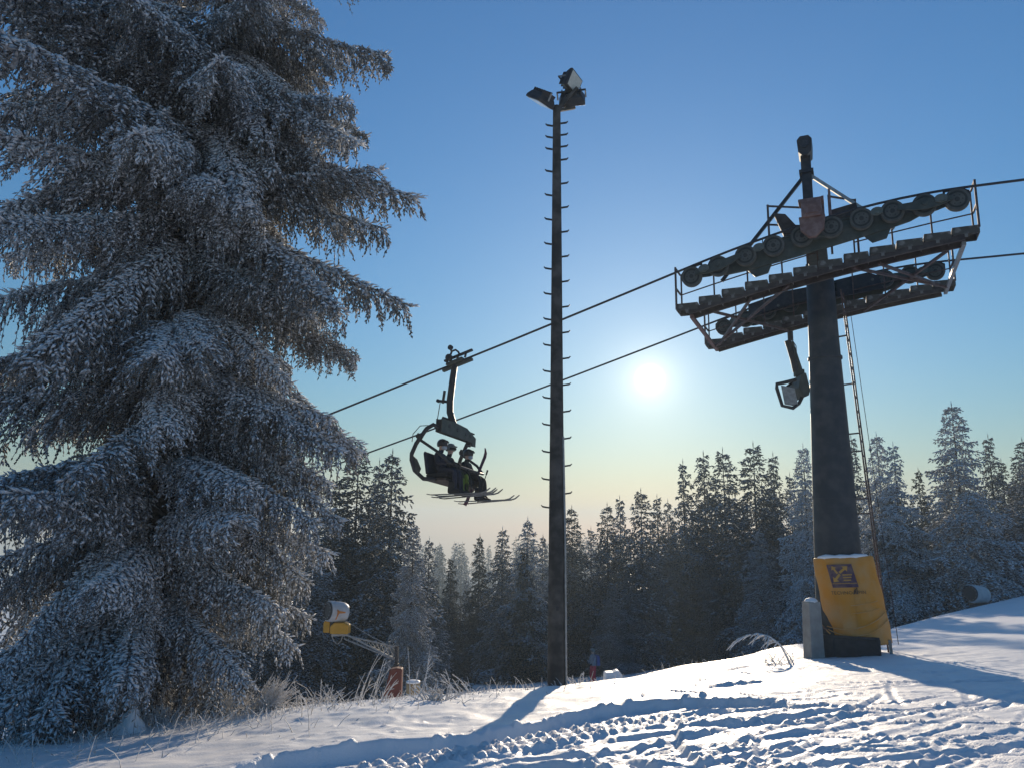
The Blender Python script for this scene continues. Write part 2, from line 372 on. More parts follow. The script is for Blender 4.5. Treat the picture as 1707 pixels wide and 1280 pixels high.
xs = np.concatenate([-np.geomspace(900, 12, 42), np.arange(-11.2, -8, 0.12), np.arange(-8, 11, 0.036), np.arange(11, 17, 0.10), np.arange(17.4, 60, 0.9), np.geomspace(62, 900, 26)])
ys = [-60, -30, -12, -5, 0, 2, 3.2]; y = 3.9
while y < 24: ys.append(y); y += 0.020 + max(0, y - 5) ** 1.2 * 0.0042
while y < 60: ys.append(y); y += 0.5
ys = np.concatenate([np.array(ys), np.geomspace(61, 1300, 40)])
GX, GY = np.meshgrid(xs, ys); Z = base_h(GX, GY)
near = (GX > -9.5) & (GX < 17) & (GY > 3.5) & (GY < 40)
x, y = GX[near], GY[near]; z = np.zeros_like(x)
bd, bs, ba, bl = polyd(x, y, BANK)
wob = fbm(x * 1.7, y * 1.7, 11, 4)
sd = bd * bs + 0.12 * wob + 0.03 * fbm(x * 9, y * 9, 12, 3)
endf = sstep(0, 0.6, ba) * (1 - sstep(bl - 2.5, bl, ba))
z -= 0.15 * (1 - sstep(-0.05, 0.07, sd)) * np.exp(np.minimum(sd, 0) / 2.6) * endf
# undisturbed snow: soft drifts; skied-out snow: choppy
rough = np.clip(sstep(0.15, -0.1, sd) + sstep(3.2, 5.5, x), 0, 1)
crest_y = np.interp(x, CREST[:, 0], CREST[:, 1])
z += 0.07 * fbm(x * 0.4, y * 0.4, 21, 2) + (1 - rough) * (0.05 * fbm(x * 1.3, y * 1.3, 22, 3) + 0.03 * np.maximum(0, fbm(x * 4, y * 4, 23, 3)))
chop = fbm(x * 3.2, y * 3.2, 31, 5, 0.6)
z += rough * (0.007 * chop + 0.005 * np.abs(fbm(x * 7 + 0.5 * chop, y * 7, 32, 3)) + 0.004 * fbm(x * 21, y * 21, 33, 2))
ca, sa = math.cos(0.9), math.sin(0.9)
z += rough * 0.010 * fbm((x * ca + y * sa) * 0.5, (-x * sa + y * ca) * 3.2, 35, 3) * (1 - sstep(2.5, 5, x)) + rough * 0.009 * fbm(x * 0.5 + y * 0.3, (y - 0.35 * x) * 2.6, 36, 3) * sstep(2, 4.5, x)
# a ragged bit of frozen chop that makes sharp little edges
z += rough * 0.008 * sstep(0.14, 0.22, fbm(x * 2.1 + 3, y * 3.0, 41, 4, 0.6)) - rough * 0.007 * sstep(0.2, 0.26, fbm(x * 3.1 - 3, y * 2.4, 42, 4, 0.6))
for pts, h, w in RIDGES:
    d, s, a, L = polyd(x, y, pts); q = d * s + 0.06 * fbm(x * 2.5, y * 2.5, 51, 3)
    e = sstep(0, 0.35, a) * (1 - sstep(L - 0.4, L, a)) * (0.6 + 1.0 * np.clip(fbm(x * 2.3, y * 2.3, 52, 2) + 0.5, 0, 1))
    z += h * e * np.where(q > 0, np.exp(-(q / (w * 2.2)) ** 2), np.exp(-(q / (w * 0.35)) ** 2)) - 0.45 * h * e * np.exp(-((q + w * 1.1) / (w * 0.8)) ** 2)
for pts, hw in TREADS:
    d, s, a, L = polyd(x, y, pts); q = d * s; e = sstep(0, 0.6, a) * (1 - sstep(L - 1.2, L, a))
    inside = sstep(hw + 0.05, hw - 0.04, d) * e
    z = z * (1 - 0.75 * inside) - 0.03 * inside
    saw = np.mod(a / 0.145 + 0.12 * np.abs(q) / hw + 0.5 * fbm(x * 1.5, y * 1.5, 61, 2), 1.0)
    lug = sstep(0.05, 0.2, saw) * (1 - sstep(0.42, 0.6, saw)) * (0.55 + 0.9 * np.clip(fbm(x * 5, y * 5, 62, 3) + 0.45, 0, 1))
    rows = np.clip(np.cos(q / hw * 7.2) * 2.0 + 0.9, 0, 1)
    z += inside * 0.040 * lug * (0.25 + 0.75 * rows)
    z += e * 0.035 * np.exp(-((d - hw - 0.05) / 0.06) ** 2) * np.clip(0.7 + 2 * fbm(x * 4, y * 4, 63, 3), 0, 1.6)
for pts, w, dp in SKI:
    d, s, a, L = polyd(x, y, pts); e = sstep(0, 0.3, a) * (1 - sstep(L - 0.5, L, a)); q = d * s
    z -= dp * e * np.exp(-(d / w) ** 4); z += 0.8 * dp * e * np.exp(-((q - w * 1.5) / (w * 0.6)) ** 2)
zz = np.zeros_like(Z); zz[near] = z
fade = sstep(-9.4, -8.2, GX) * (1 - sstep(14, 16.9, GX)) * sstep(3.5, 4.2, GY) * (1 - sstep(30, 39, GY))
Z = Z + zz * fade
CL = np.zeros_like(Z)
for cx, cy, r in CLUMPS:
    i0, i1 = np.searchsorted(xs, (cx - r * 1.3, cx + r * 1.3)); j0, j1 = np.searchsorted(ys, (cy - r * 1.3, cy + r * 1.3))
    if i1 <= i0 or j1 <= j0: continue
    X, Y = GX[j0:j1, i0:i1], GY[j0:j1, i0:i1]
    rr = np.hypot(X - cx, (Y - cy)) / (r * (1 + 0.6 * vnoise(X * 16, Y * 16, 77)))
    CL[j0:j1, i0:i1] = np.maximum(CL[j0:j1, i0:i1], r * 0.75 * np.clip(1 - rr ** 3, 0, 1) ** 0.6)
Z += CL
# far slopes get broad undulation
far = (~near); Z[far] += 0.5 * fbm(GX[far] * 0.02, GY[far] * 0.02, 90, 3) * np.clip((np.hypot(GX[far], GY[far]) - 45) / 40, 0, 6)
nx, ny = len(xs), len(ys)
idx = np.arange(nx * ny).reshape(ny, nx)
Q = np.stack([idx[:-1, :-1], idx[:-1, 1:], idx[1:, 1:], idx[1:, :-1]], -1).reshape(-1, 4)
ground = link('snow_ground', mesh_np('snow_ground', np.stack([GX, GY, Z], -1).reshape(-1, 3), Q, M['snow'], smooth=True, quads=True))
tag(ground, 'sunlit snow slope with vehicle tread tracks, lumps and ski tracks', kind='structure')
def gz(x, y):
    i = int(np.clip(np.searchsorted(xs, x) - 1, 0, nx - 2)); j = int(np.clip(np.searchsorted(ys, y) - 1, 0, ny - 2))
    u = (x - xs[i]) / (xs[i + 1] - xs[i]); v = (y - ys[j]) / (ys[j + 1] - ys[j])
    return float((Z[j, i] * (1 - u) + Z[j, i + 1] * u) * (1 - v) + (Z[j + 1, i] * (1 - u) + Z[j + 1, i + 1] * u) * v)
def on_ground(px, Y):
    p = at(px, 900, Y); return Vector((p.x, Y, gz(p.x, Y)))

# ------------------------------------------------------------------ spruces
def unit(a): return a / np.maximum(np.linalg.norm(a, axis=-1, keepdims=True), 1e-9)
def spindles(P, D, L, Rr, g):
    """needle-covered twigs as tapered six-face spindles: base point, ring, tip"""
    n = len(P); D = unit(D); h = np.where(np.abs(D[:, 2:3]) > 0.9, np.array([[1., 0, 0]]), np.array([[0, 0, 1.]]))
    A = unit(np.cross(h, D)); B = np.cross(D, A)
    ph = g.uniform(0, 2 * np.pi, n)
    V = np.zeros((n, 5, 3)); V[:, 0] = P; V[:, 4] = P + D * L[:, None]
    mid = P + D * (L * 0.55)[:, None] + np.array([0, 0, 1.]) * (L * 0.05)[:, None]
    for k in range(3):
        t = ph + 2 * np.pi * k / 3
        V[:, 1 + k] = mid + (A * np.cos(t)[:, None] + B * np.sin(t)[:, None]) * Rr[:, None]
    T = np.array([(0, 2, 1), (0, 3, 2), (0, 1, 3), (4, 1, 2), (4, 2, 3), (4, 3, 1)])
    return V.reshape(-1, 3), (np.arange(n)[:, None, None] * 5 + T).reshape(-1, 3)
def tubes_np(paths, radii, sides=4):
    Vs, Ts, o = [], [], 0
    for p, r in zip(paths, radii):
        p = np.asarray(p, float); m = len(p); d = unit(np.gradient(p, axis=0)); h = np.array([0.1, 0.2, 1.0]) if abs(d[0, 2]) < 0.9 else np.array([1.0, 0, 0.1])
        a = unit(np.cross(np.broadcast_to(h, d.shape), d)); b = np.cross(d, a); th = np.arange(sides) * 2 * np.pi / sides
        ring = p[:, None] + (a[:, None] * np.cos(th)[None, :, None] + b[:, None] * np.sin(th)[None, :, None]) * np.asarray(r)[:, None, None]
        Vs.append(ring.reshape(-1, 3))
        i = np.arange(m - 1)[:, None] * sides; k = np.arange(sides)[None]; k2 = (k + 1) % sides
        q = np.stack([i + k, i + k2, i + sides + k2, i + sides + k], -1).reshape(-1, 4) + o
        Ts += [q[:, [0, 1, 2]], q[:, [0, 2, 3]]]; o += m * sides
    return np.concatenate(Vs), np.concatenate(Ts)

def bough(seed, L, nsec, smax, tw_sp, tw_l, tw_r, droop, tip, hang, strands, snowiness):
    """one spruce bough along +X: main branch, side shoots, hanging curtains. Returns spindle arrays and stem paths"""
    g = np.random.default_rng(seed)
    ss = np.linspace(0, 1, 14)
    ax = np.stack([L * ss, 0.06 * L * np.sin(ss * 3 + g.uniform(0, 6)) * ss, L * (-droop * ss ** 1.6 + tip * np.clip(ss - 0.55, 0, 1) ** 1.6)], -1)
    axis = lambda s: np.stack([np.interp(s, ss, ax[:, k]) for k in range(3)], -1)
    P, D, LL, RR, W, stems, srad = [], [], [], [], [], [ax], [np.linspace(0.028, 0.006, 14) * (L / 3.0)]
    for i in range(nsec):
        s = 0.10 + 0.88 * (i + g.uniform(-.3, .3)) / nsec; s = min(max(s, 0.05), 0.985)
        b = axis(np.array([s]))[0]; tg = unit(axis(np.array([min(s + .04, 1.)]))[0] - axis(np.array([max(s - .04, 0.)]))[0])
        side = 1 if i % 2 else -1; fi = R_(g.uniform(38, 68))
        lat = unit(np.cross(tg, [0, 0, 1.])) * side
        d0 = unit(tg * math.cos(fi) + lat * math.sin(fi) + np.array([0, 0, g.uniform(-.1, .18)]))
        l = smax * (0.30 + 0.70 * math.sin(math.pi * min(1, (s * 0.92 + 0.08)) ** 0.75)) * g.uniform(.65, 1.25)
        hg = hang * g.uniform(.45, 1.5)
        q = np.linspace(0, 1, 7)
        path = b + d0 * (l * q * (1 - .28 * q * hg))[:, None] + np.array([0, 0, -1.]) * (l * hg * .75 * q ** 1.9)[:, None]
        stems.append(path[[0, 2, 4, 6]]); srad.append(np.array([.010, .008, .006, .003]) * (0.6 + tw_r / .03))
        def shoots(path, l, sp, ll, hz, white):
            n = max(3, int(l / sp)); t = (np.arange(n) + g.uniform(0, 1, n)) / n
            m = len(path); tt = np.linspace(0, 1, m); p = np.stack([np.interp(t, tt, path[:, k]) for k in range(3)], -1)
            tn = unit(np.stack([np.interp(t, tt, np.gradient(path[:, k])) for k in range(3)], -1))
            sd = np.where(np.arange(n) % 2 == 0, 1., -1.)
            la = unit(np.cross(tn, np.array([0.15, 0.1, 1.])) + 1e-6) * sd[:, None]
            an = np.radians(g.uniform(30, 62, n))
            d = tn * np.cos(an)[:, None] + la * np.sin(an)[:, None] + np.stack([g.normal(0, .12, n), g.normal(0, .12, n), g.normal(-.22 * hz, .2, n)], -1)
            k = ll * (1.05 - .5 * t) * g.uniform(.6, 1.3, n)
            wt = g.random(n) < white * np.clip(1.25 - 1.15 * t, .12, 1); P.append(p); D.append(d); LL.append(k * np.where(wt, 1.12, 1.0)); RR.append(tw_r * g.uniform(.7, 1.3, n) * np.where(wt, 1.42, 1.0)); W.append(wt)
            P.append(path[-2:-1]); D.append((path[-1] - path[-2])[None]); LL.append(np.array([ll])); RR.append(np.array([tw_r])); W.append(np.array([white > .4]))
        shoots(path, l, tw_sp, tw_l, 1.0, snowiness * (1.25 if hg < hang else .8))
        for _ in range(g.poisson(strands)):
            t0 = g.uniform(.2, .8); b2 = np.array([np.interp(t0, q, path[:, k]) for k in range(3)]); hl = smax * g.uniform(.25, .85) * (1.15 - .65 * s)
            sw = np.array([g.normal(0, .22), g.normal(0, .22), -1.0]); qq = np.linspace(0, 1, 4)
            pth = b2 + sw * (hl * qq)[:, None] + np.array([tg[0], tg[1], 0]) * (hl * .2 * np.sin(qq * 2.5))[:, None]
            stems.append(pth); srad.append(np.full(4, .004) * (0.6 + tw_r / .03))
            shoots(pth, hl, tw_sp * 1.05, tw_l * .8, 2.0, snowiness * .12)
    n = int(L / tw_sp * 1.3); s = g.uniform(.15, 1, n); p = axis(s)
    an = g.uniform(-1, 1, n)
    d = np.stack([np.full(n, .8), an, g.uniform(-.25, .25, n)], -1)
    P.append(p); D.append(d); LL.append(tw_l * g.uniform(.8, 1.6, n)); RR.append(tw_r * g.uniform(.9, 1.5, n)); W.append(g.random(n) < snowiness * 1.8)
    return np.concatenate(P), np.concatenate(D), np.concatenate(LL), np.concatenate(RR), np.concatenate(W), stems, srad

def bough_mesh(name, seed, **kw):
    g = np.random.default_rng(seed + 999)
    P, D, LL, RR, W, st, sr = bough(seed, **kw)
    V1, T1 = spindles(P, D, LL, RR, g); V2, T2 = tubes_np(st, sr, 4)
    mi = np.concatenate([np.repeat(W.astype(np.int32), 6), np.full(len(T2), 2, np.int32)])
    return mesh_np(name, np.concatenate([V1, V2]), np.concatenate([T1, T2 + len(V1)]), [M['needle'], M['needle_snow'], M['twigwood']], mi)

NB = 9
BOUGHS = []
for k in range(NB):
    g = np.random.default_rng(100 + k)
    BOUGHS.append(bough_mesh('bough', 200 + k, L=3.0, nsec=int(g.integers(70, 84)), smax=g.uniform(.62, .95), tw_sp=.033, tw_l=.13, tw_r=.0145,
                             droop=g.uniform(.25, .85), tip=g.uniform(.0, .35), hang=g.uniform(.8, 1.6), strands=g.uniform(1.2, 2.0), snowiness=g.uniform(.45, .95)))

# --- the big snow-laden spruce on the left
BT = on_ground(255, 12.5); BT.z -= 0.15
ttop = at(348, 190, 12.9); lean = (ttop - BT) / (ttop.z - BT.z)        # per metre of height
big = thing('spruce_tree', 'huge snow-laden spruce filling the left side of the picture', 'tree', BT)
H_BIG = 26.0
def tr_pt(h): return Vector((lean.x * h, lean.y * h, h))
tm = MB(); hs = [0, .25, .7, 1.5, 3, 5, 8, 12, 17, 22, 26]
tm.tube([tr_pt(h) for h in hs], [.38, .29, .25, .235, .215, .19, .165, .135, .095, .055, .012], 14)
trunk = tm.build('trunk', 'bark', big)
# inner dead twigs and knots form the crown's own mesh
g = np.random.default_rng(4); paths = []; rad = []
for i in range(520):
    h = g.uniform(.6, 17); a = g.uniform(0, 2 * np.pi); l = g.uniform(.4, 1.7) * (1 - h / 22); dz = g.uniform(-.5, .1)
    b = np.array(tr_pt(h)); d = np.array([math.cos(a), math.sin(a), dz]); q = np.linspace(0, 1, 4)
    paths.append(b + d * (l * q)[:, None] + np.array([0, 0, -.25 * l]) * (q ** 2)[:, None]); rad.append(np.linspace(.014, .003, 4)); mp = paths[-1]
    for _ in range(4):
        t = g.uniform(.3, 1); bb = mp[0] + (mp[3] - mp[0]) * t; a2 = a + g.normal(0, .9)
        paths.append(bb + np.array([math.cos(a2), math.sin(a2), g.uniform(-1.2, .1)]) * (np.linspace(0, 1, 3) * g.uniform(.15, .5))[:, None]); rad.append(np.array([.006, .005, .002]))
V, T = tubes_np(paths, rad, 3)
crown = link('crown', mesh_np('crown', V, T, M['twigwood']), big)
# explicit boughs whose tips make the right-hand outline of the photo, then whorls all round
def place_bough(k, base, yaw, pitch, length, width=1.0, roll=0.0):
    o = link('bough', BOUGHS[k % NB], crown, base)
    s = length / 3.0
    o.scale = (s, width * (0.55 + 0.45 * s), (0.55 + 0.45 * s))
    o.rotation_euler = (Matrix.Rotation(yaw, 3, 'Z') @ Matrix.Rotation(-pitch, 3, 'Y') @ Matrix.Rotation(roll, 3, 'X')).to_euler()
    return o
TIPS = [(556, -8), (645, 62), (610, 165), (548, 205), (690, 275), (640, 330), (690, 425), (612, 372), (560, 470), (600, 600), (548, 655), (560, 725), (545, 800), (555, 870), (520, 930), (500, 965), (430, 1010), (392, 1045), (372, 1175)]
nb = 0
for i, (px, py) in enumerate(TIPS):
    tip = at(px, py - 6, 12.6 + 0.5 * math.sin(i * 2.4)) - BT
    hh = tip.z + (0.40 if py > 150 else 0.1) * (1.0 if i != len(TIPS) - 1 else 2.2)
    base = tr_pt(hh); d = tip - base
    L = d.length; yaw = math.atan2(d.y, d.x); pit = math.asin(d.z / L)
    place_bough(i * 4 + 1, base, yaw, pit + 0.10, L, 1.0, 0.25 * math.sin(i * 5.1)); nb += 1
g = np.random.default_rng(12)
def prof(h):       # crown radius by height
    return float(np.interp(h, [0, .5, 1.2, 2.5, 5, 8, 12, 15, 20, 26], [1.5, 1.9, 2.4, 2.95, 3.3, 3.4, 3.4, 3.0, 1.7, .15]))
h = 0.75; a0 = 0.0
while h < 25.6 and nb < 298:
    kk = 7 if h < 13 else 5
    for j in range(kk):
        a = a0 + 2 * math.pi * j / kk + g.normal(0, .18)
        c = math.cos(a)                          # the right side has its own outline boughs
        L = prof(h) * g.uniform(.62, 1.15)
        if c > .35: L *= 0.80
        if math.sin(a) < -.45 and h > 3 and g.random() < .38: continue      # bare gaps where trunk and inner limbs show
        if c > .35 and h < 1.9: continue
        if c < -.2: L *= 1.12
        if math.sin(a) < -.3 and h < 1.6: L *= .62
        pit = R_(float(np.interp(h, [0, 3, 10, 15, 26], [-10, -6, -2, 2, 24])) + g.normal(0, 11))
        place_bough(int(g.integers(0, NB)), tr_pt(h + g.uniform(-.24, .24)), a, pit, max(L, .35), 1.0, g.normal(0, .35)); nb += 1
    h += 0.44 if h < 13 else 0.9; a0 += 2.4

# --- background spruces: crowns shared between a few tree shapes
def crown_mesh(name, seed, H, rmax, nb, mats, sp=1.0, skirt=0.06, sparse_top=False, irregular=0.25, nsec=18, fine=1.0):
    g = np.random.default_rng(seed); Vs, Ts, Ms, o = [], [], [], 0
    hs = H * (skirt + (0.975 - skirt) * (np.arange(nb) + g.uniform(-.4, .4, nb)) / nb); hs = np.clip(hs, .3, H * .985)
    for i, h in enumerate(hs):
        u = h / H; L = 1.2 * rmax * ((1 - u) ** 0.92) * g.uniform(1 - irregular * 1.5, 1 + irregular * .6) + 0.12
        if sparse_top and u > .6: L *= g.uniform(.5, 1.15)
        k = max(.16, L / rmax) ** .55
        P, D, LL, RR, W, st, sr = bough(seed * 131 + i, L=L, nsec=max(4, int(nsec * k)), smax=.46 * L + .18, tw_sp=.145 * sp * fine, tw_l=.40 * (.45 + .55 * k) * fine, tw_r=.072 * (.5 + .5 * k) * fine,
                                       droop=g.uniform(.12, .34), tip=g.uniform(.1, .4), hang=g.uniform(.4, .9), strands=.55 * k, snowiness=.15)
        a = i * 2.39996 + g.normal(0, .25); pit = R_(float(np.interp(u, [0, .35, .75, 1], [-24, -14, 0, 24])) + g.normal(0, 6))
        Rm = np.array((Matrix.Rotation(a, 3, 'Z') @ Matrix.Rotation(-pit, 3, 'Y')))
        V, T = spindles(P, D, LL, RR, g); V = V @ Rm.T + np.array([0, 0, h])
        Vs.append(V); Ts.append(T + o); Ms.append(np.repeat((W * 1).astype(np.int32), 6)); o += len(V)
        V, T = tubes_np(st[:1], [np.maximum(sr[0], .008)], 3); V = V @ Rm.T + np.array([0, 0, h]); Vs.append(V); Ts.append(T + o); Ms.append(np.full(len(T), 2, np.int32)); o += len(V)
    # leader shoot
    V, T = spindles(np.array([[0, 0, H * .95]]), np.array([[0, 0, 1.]]), np.array([H * .055]), np.array([.045]), g); Vs.append(V); Ts.append(T + o); Ms.append(np.zeros(6, np.int32)); o += len(V)
    return mesh_np(name, np.concatenate(Vs), np.concatenate(Ts), mats, np.concatenate(Ms))
def trunk_mesh(H):
    b = MB(); b.tube([(0, 0, -.6), (0, 0, .3), (.04, .02, H * .4), (0, .03, H * .75), (0, 0, H)], [.24, .18, .12, .06, .008], 8); return b.mesh('trunk', 'bark')
HV = 17.0
LOOK = {'dark': [M['far_dark'], M['far_needle'], M['bark']], 'mid': [M['far_needle'], M['far_frost'], M['bark']], 'frost': [M['far_frost'], M['far_frost'], M['twigwood']]}
CR = {}
for nm, (seed, rmax, nbh, look, top, irr) in dict(a=(11, 4.6, 118, 'mid', False, .22), b=(12, 3.9, 104, 'dark', True, .32), c=(13, 4.8, 128, 'frost', False, .20),
                                            d=(14, 4.1, 108, 'mid', True, .36), e=(15, 4.4, 116, 'dark', False, .26), f=(16, 4.6, 122, 'frost', True, .28)).items():
    CR[nm] = crown_mesh('crown', seed, HV, rmax, nbh, LOOK[look], 1.0, .05, top, irr)
TRUNK = trunk_mesh(HV)
FAR = [crown_mesh('crown', 30 + k, HV, 4.0 + .4 * k, 56, LOOK['dark'], 1.9, .05, False, .3, 7, 1.35) for k in range(2)]
def spruce(px, py, Y, kind, label, group=None, wide=1.0, name='spruce_tree', crown=None):
    tip = at(px, py, Y); b = Vector((tip.x, Y, float(base_h(tip.x, Y)) - .1)); H = tip.z - b.z; s = H / HV
    t = thing(name, label, 'tree', b, random.uniform(0, 6.28), group)
    tr = link('trunk', TRUNK, t); tr.scale = (s, s, s)
    c = link('crown', crown or CR[kind], t); c.scale = (s * wide, s * wide, s)
    return t
NEAR = [
 (600, 738, 40, 'a', 1.0, 'tall frosted spruce left of the chair, its tip beside the lower rope'),
 (633, 762, 43, 'd', .8, 'slim spruce tip squeezed between two tall spruces left of the chair'),
 (655, 746, 38, 'a', 1.0, 'tall pointed spruce left of the chair, nearest to its seat'),
 (562, 788, 39, 'e', 1.1, 'spruce rising right behind the big snowy tree at its edge'),
 (690, 868, 31, 'c', .75, 'shorter frosted spruce behind the lance snow gun, lit along its right side'),
 (520, 830, 34, 'e', 1.0, 'dark spruce behind the yellow snow gun, half hidden by the big tree'),
 (460, 900, 31, 'b', 1.0, 'dark spruce standing behind the lower boughs of the big tree'),
 (716, 893, 44, 'd', .85, 'small spruce at the right foot of the tall group below the chair'),
 (752, 925, 52, 'b', 1.0, 'low dark spruce directly below the skis of the chairlift riders'),
 (800, 888, 62, 'b', .95, 'slim spruce left of the three pointed tops by the lamp mast'),
 (838, 876, 58, 'e', .95, 'pointed spruce second to the left of the lamp mast'),
 (880, 860, 56, 'a', .95, 'pointed spruce standing just left of the lamp mast'),
 (905, 888, 66, 'b', .9, 'shaded spruce partly covered by the lamp mast'),
 (953, 840, 58, 'e', .9, 'pointed spruce standing just right of the lamp mast'),
 (985, 876, 68, 'b', .9, 'small spruce tip in the dip above the red-trousered skier'),
 (1012, 836, 60, 'e', .95, 'spruce right of the dip, lower of a close pair under the sun'),
 (1033, 824, 63, 'd', .9, 'spruce right of the dip, taller of a close pair under the sun'),
 (1068, 812, 58, 'a', 1.05, 'broad spruce directly below the low sun'),
 (1095, 822, 66, 'b', .9, 'slender spruce just right of the one below the sun'),
 (1113, 830, 70, 'd', .8, 'thin spruce tip at the left foot of the taller right-hand forest'),
 (1138, 764, 62, 'b', .85, 'slender spruce that begins the taller forest right of the sun'),
 (1172, 750, 64, 'd', 1.1, 'broad ragged spruce with a bare leader right of the sun'),
 (1204, 744, 62, 'a', .95, 'pointed spruce beside the ragged one with a bare leader'),
 (1255, 734, 58, 'a', 1.05, 'tallest broad spruce midway between the sun and the lift tower'),
 (1288, 752, 63, 'd', .9, 'spruce leaning on the right flank of the tallest middle spruce'),
 (1316, 786, 68, 'b', .9, 'lower dark spruce in the gap left of the lift tower'),
 (1338, 738, 52, 'c', .8, 'frosted spruce touching the left edge of the lift tower'),
 (1386, 760, 60, 'e', .9, 'spruce hidden mostly behind the lift tower tube'),
 (1418, 722, 58, 'd', .85, 'spruce showing behind the tower ladder'),
 (1460, 718, 46, 'c', .80, 'frosted spruce right of the tower ladder, left top of a pair'),
 (1488, 735, 44, 'f', .85, 'frosted spruce right of the yellow pad, broad right half of a pair'),
 (1530, 778, 60, 'b', .9, 'low dark spruce in the gap right of the yellow pad'),
 (1585, 668, 43, 'c', 1.05, 'tallest frosted spruce on the right with drooping white boughs'),
 (1646, 722, 54, 'd', .95, 'dark spruce right of the tallest frosted one'),
 (1668, 762, 60, 'b', .9, 'small dark spruce tip near the right edge'),
 (1703, 728, 48, 'e', 1.05, 'dark spruce cut by the right edge of the picture'),
]
for px, py, Y, k, wd, lb in NEAR: spruce(px, py, Y, k, lb, 'spruces of the forest edge', wd)
rs = random.Random(21)
sky_line = np.array([(380, 960), (560, 830), (700, 900), (760, 935), (900, 895), (1000, 880), (1110, 850), (1150, 800), (1300, 790), (1560, 800), (1707, 780), (1800, 760)], float)
for i in range(46):
    px = 400 + 1400 * (i + rs.random()) / 46; Y = rs.uniform(66, 86)
    spruce(px, float(np.interp(px, sky_line[:, 0], sky_line[:, 1])) + rs.uniform(8, 60), Y, rs.choice('bde'), 'shaded spruce deep in the forest behind the front row', 'shaded spruces behind the front row', rs.uniform(.8, 1.1))
for i in range(34):       # undergrowth filling the dark foot of the forest
    px = 380 + 1330 * (i + rs.random()) / 34; Y = rs.uniform(38, 52) if px < 760 or px > 1480 else rs.uniform(54, 66)
    b = base_h(at(px, 900, Y).x, Y); top = at(px, 900, Y); H = rs.uniform(5, 9)
    hor = 880 - (float(b) + H) / Y * FPX
    spruce(px, hor, Y, rs.choice('abde'), 'young bushy spruce filling the dark foot of the forest', 'young spruces at the foot of the forest', rs.uniform(1.1, 1.6))
for i in range(60):
    px = rs.uniform(690, 1000); Y = rs.uniform(150, 290)
    spruce(px, 896 + rs.uniform(0, 24) + (Y < 200) * 8 - (px - 700) * .02, Y, 'b', 'pale distant spruce on the hazy far hillside', 'distant spruces on the hazy hillside', rs.uniform(.8, 1.15), crown=FAR[i % 2])

# ------------------------------------------------------------------ chairlift line
LA = 0.4138; SPAN = 5.7985; GAUGE = 4.678
ZL, ZR, SL, SR = 5.702, 6.729, 0.3056, -0.02      # rope heights and slopes at both ends of the roller battery
U3 = Vector((math.cos(LA), -math.sin(LA), 0)); W3 = Vector((math.sin(LA), math.cos(LA), 0))    # uphill and across the line
NL = Vector((3.7018, 16.6395, 0)); TC = NL + U3 * (SPAN / 2) + W3 * (GAUGE / 2)
TB = Vector((TC.x, TC.y, gz(TC.x, TC.y)))
def rope_z(f):                                    # world height of rope centre, f measured uphill from the tower axis
    h = SPAN / 2
    if f <= -h: return ZL + SL * (f + h) + 0.0009 * (f + h) ** 2
    if f >= h: return ZR + SR * (f - h) + 0.0009 * (f - h) ** 2
    t = (f + h) / SPAN; t2, t3 = t * t, t * t * t
    return ZL * (2 * t3 - 3 * t2 + 1) + SL * SPAN * (t3 - 2 * t2 + t) + ZR * (-2 * t3 + 3 * t2) + SR * SPAN * (t3 - t2)
def rope_s(f): return (rope_z(f + .01) - rope_z(f - .01)) / .02
tower = thing('chairlift_tower', 'dark tubular chairlift tower with roller batteries, catwalks and a ladder', 'lift tower', TB, -LA)
ZB = TB.z
HT = 0.5 * (ZL + ZR) - ZB                         # rope height above base
b = MB(); prof_t = [(-0.4, .56), (.2, .54), (1.5, .51), (3.5, .45), (5.5, .385), (7.0, .335), (HT + .05, .30)]
b.lathe((0, 0, 0), (0, 0, 1), prof_t, 28); b.sm = [True] * len(b.sm)
tube = b.build('tower_tube', 'tube', tower)
for zz_ in (3.4, 6.6):
    MB().lathe((0, 0, zz_), (0, 0, 1), [(-.03, .0), (-.03, np.interp(zz_, [0, 8], [.54, .31]) + .03), (.03, np.interp(zz_, [0, 8], [.54, .31]) + .028), (.03, 0)], 28).build('weld_ring', 'tube', tube)
# base block, plinth post
bb = MB(); bb.box((0.05, -.1, .14), (1.35, 1.25, .62)); bb.build('foundation', 'dark', tower, bevel=.02)
fr = MB()
for dx in (-.60, -.2, .25, .68): fr.box((dx, -.74, .2), (.05, .06, .5))
fr.box((.04, -.75, .47), (1.34, .07, .05)); fr.build('base_frame', 'dark', tower)

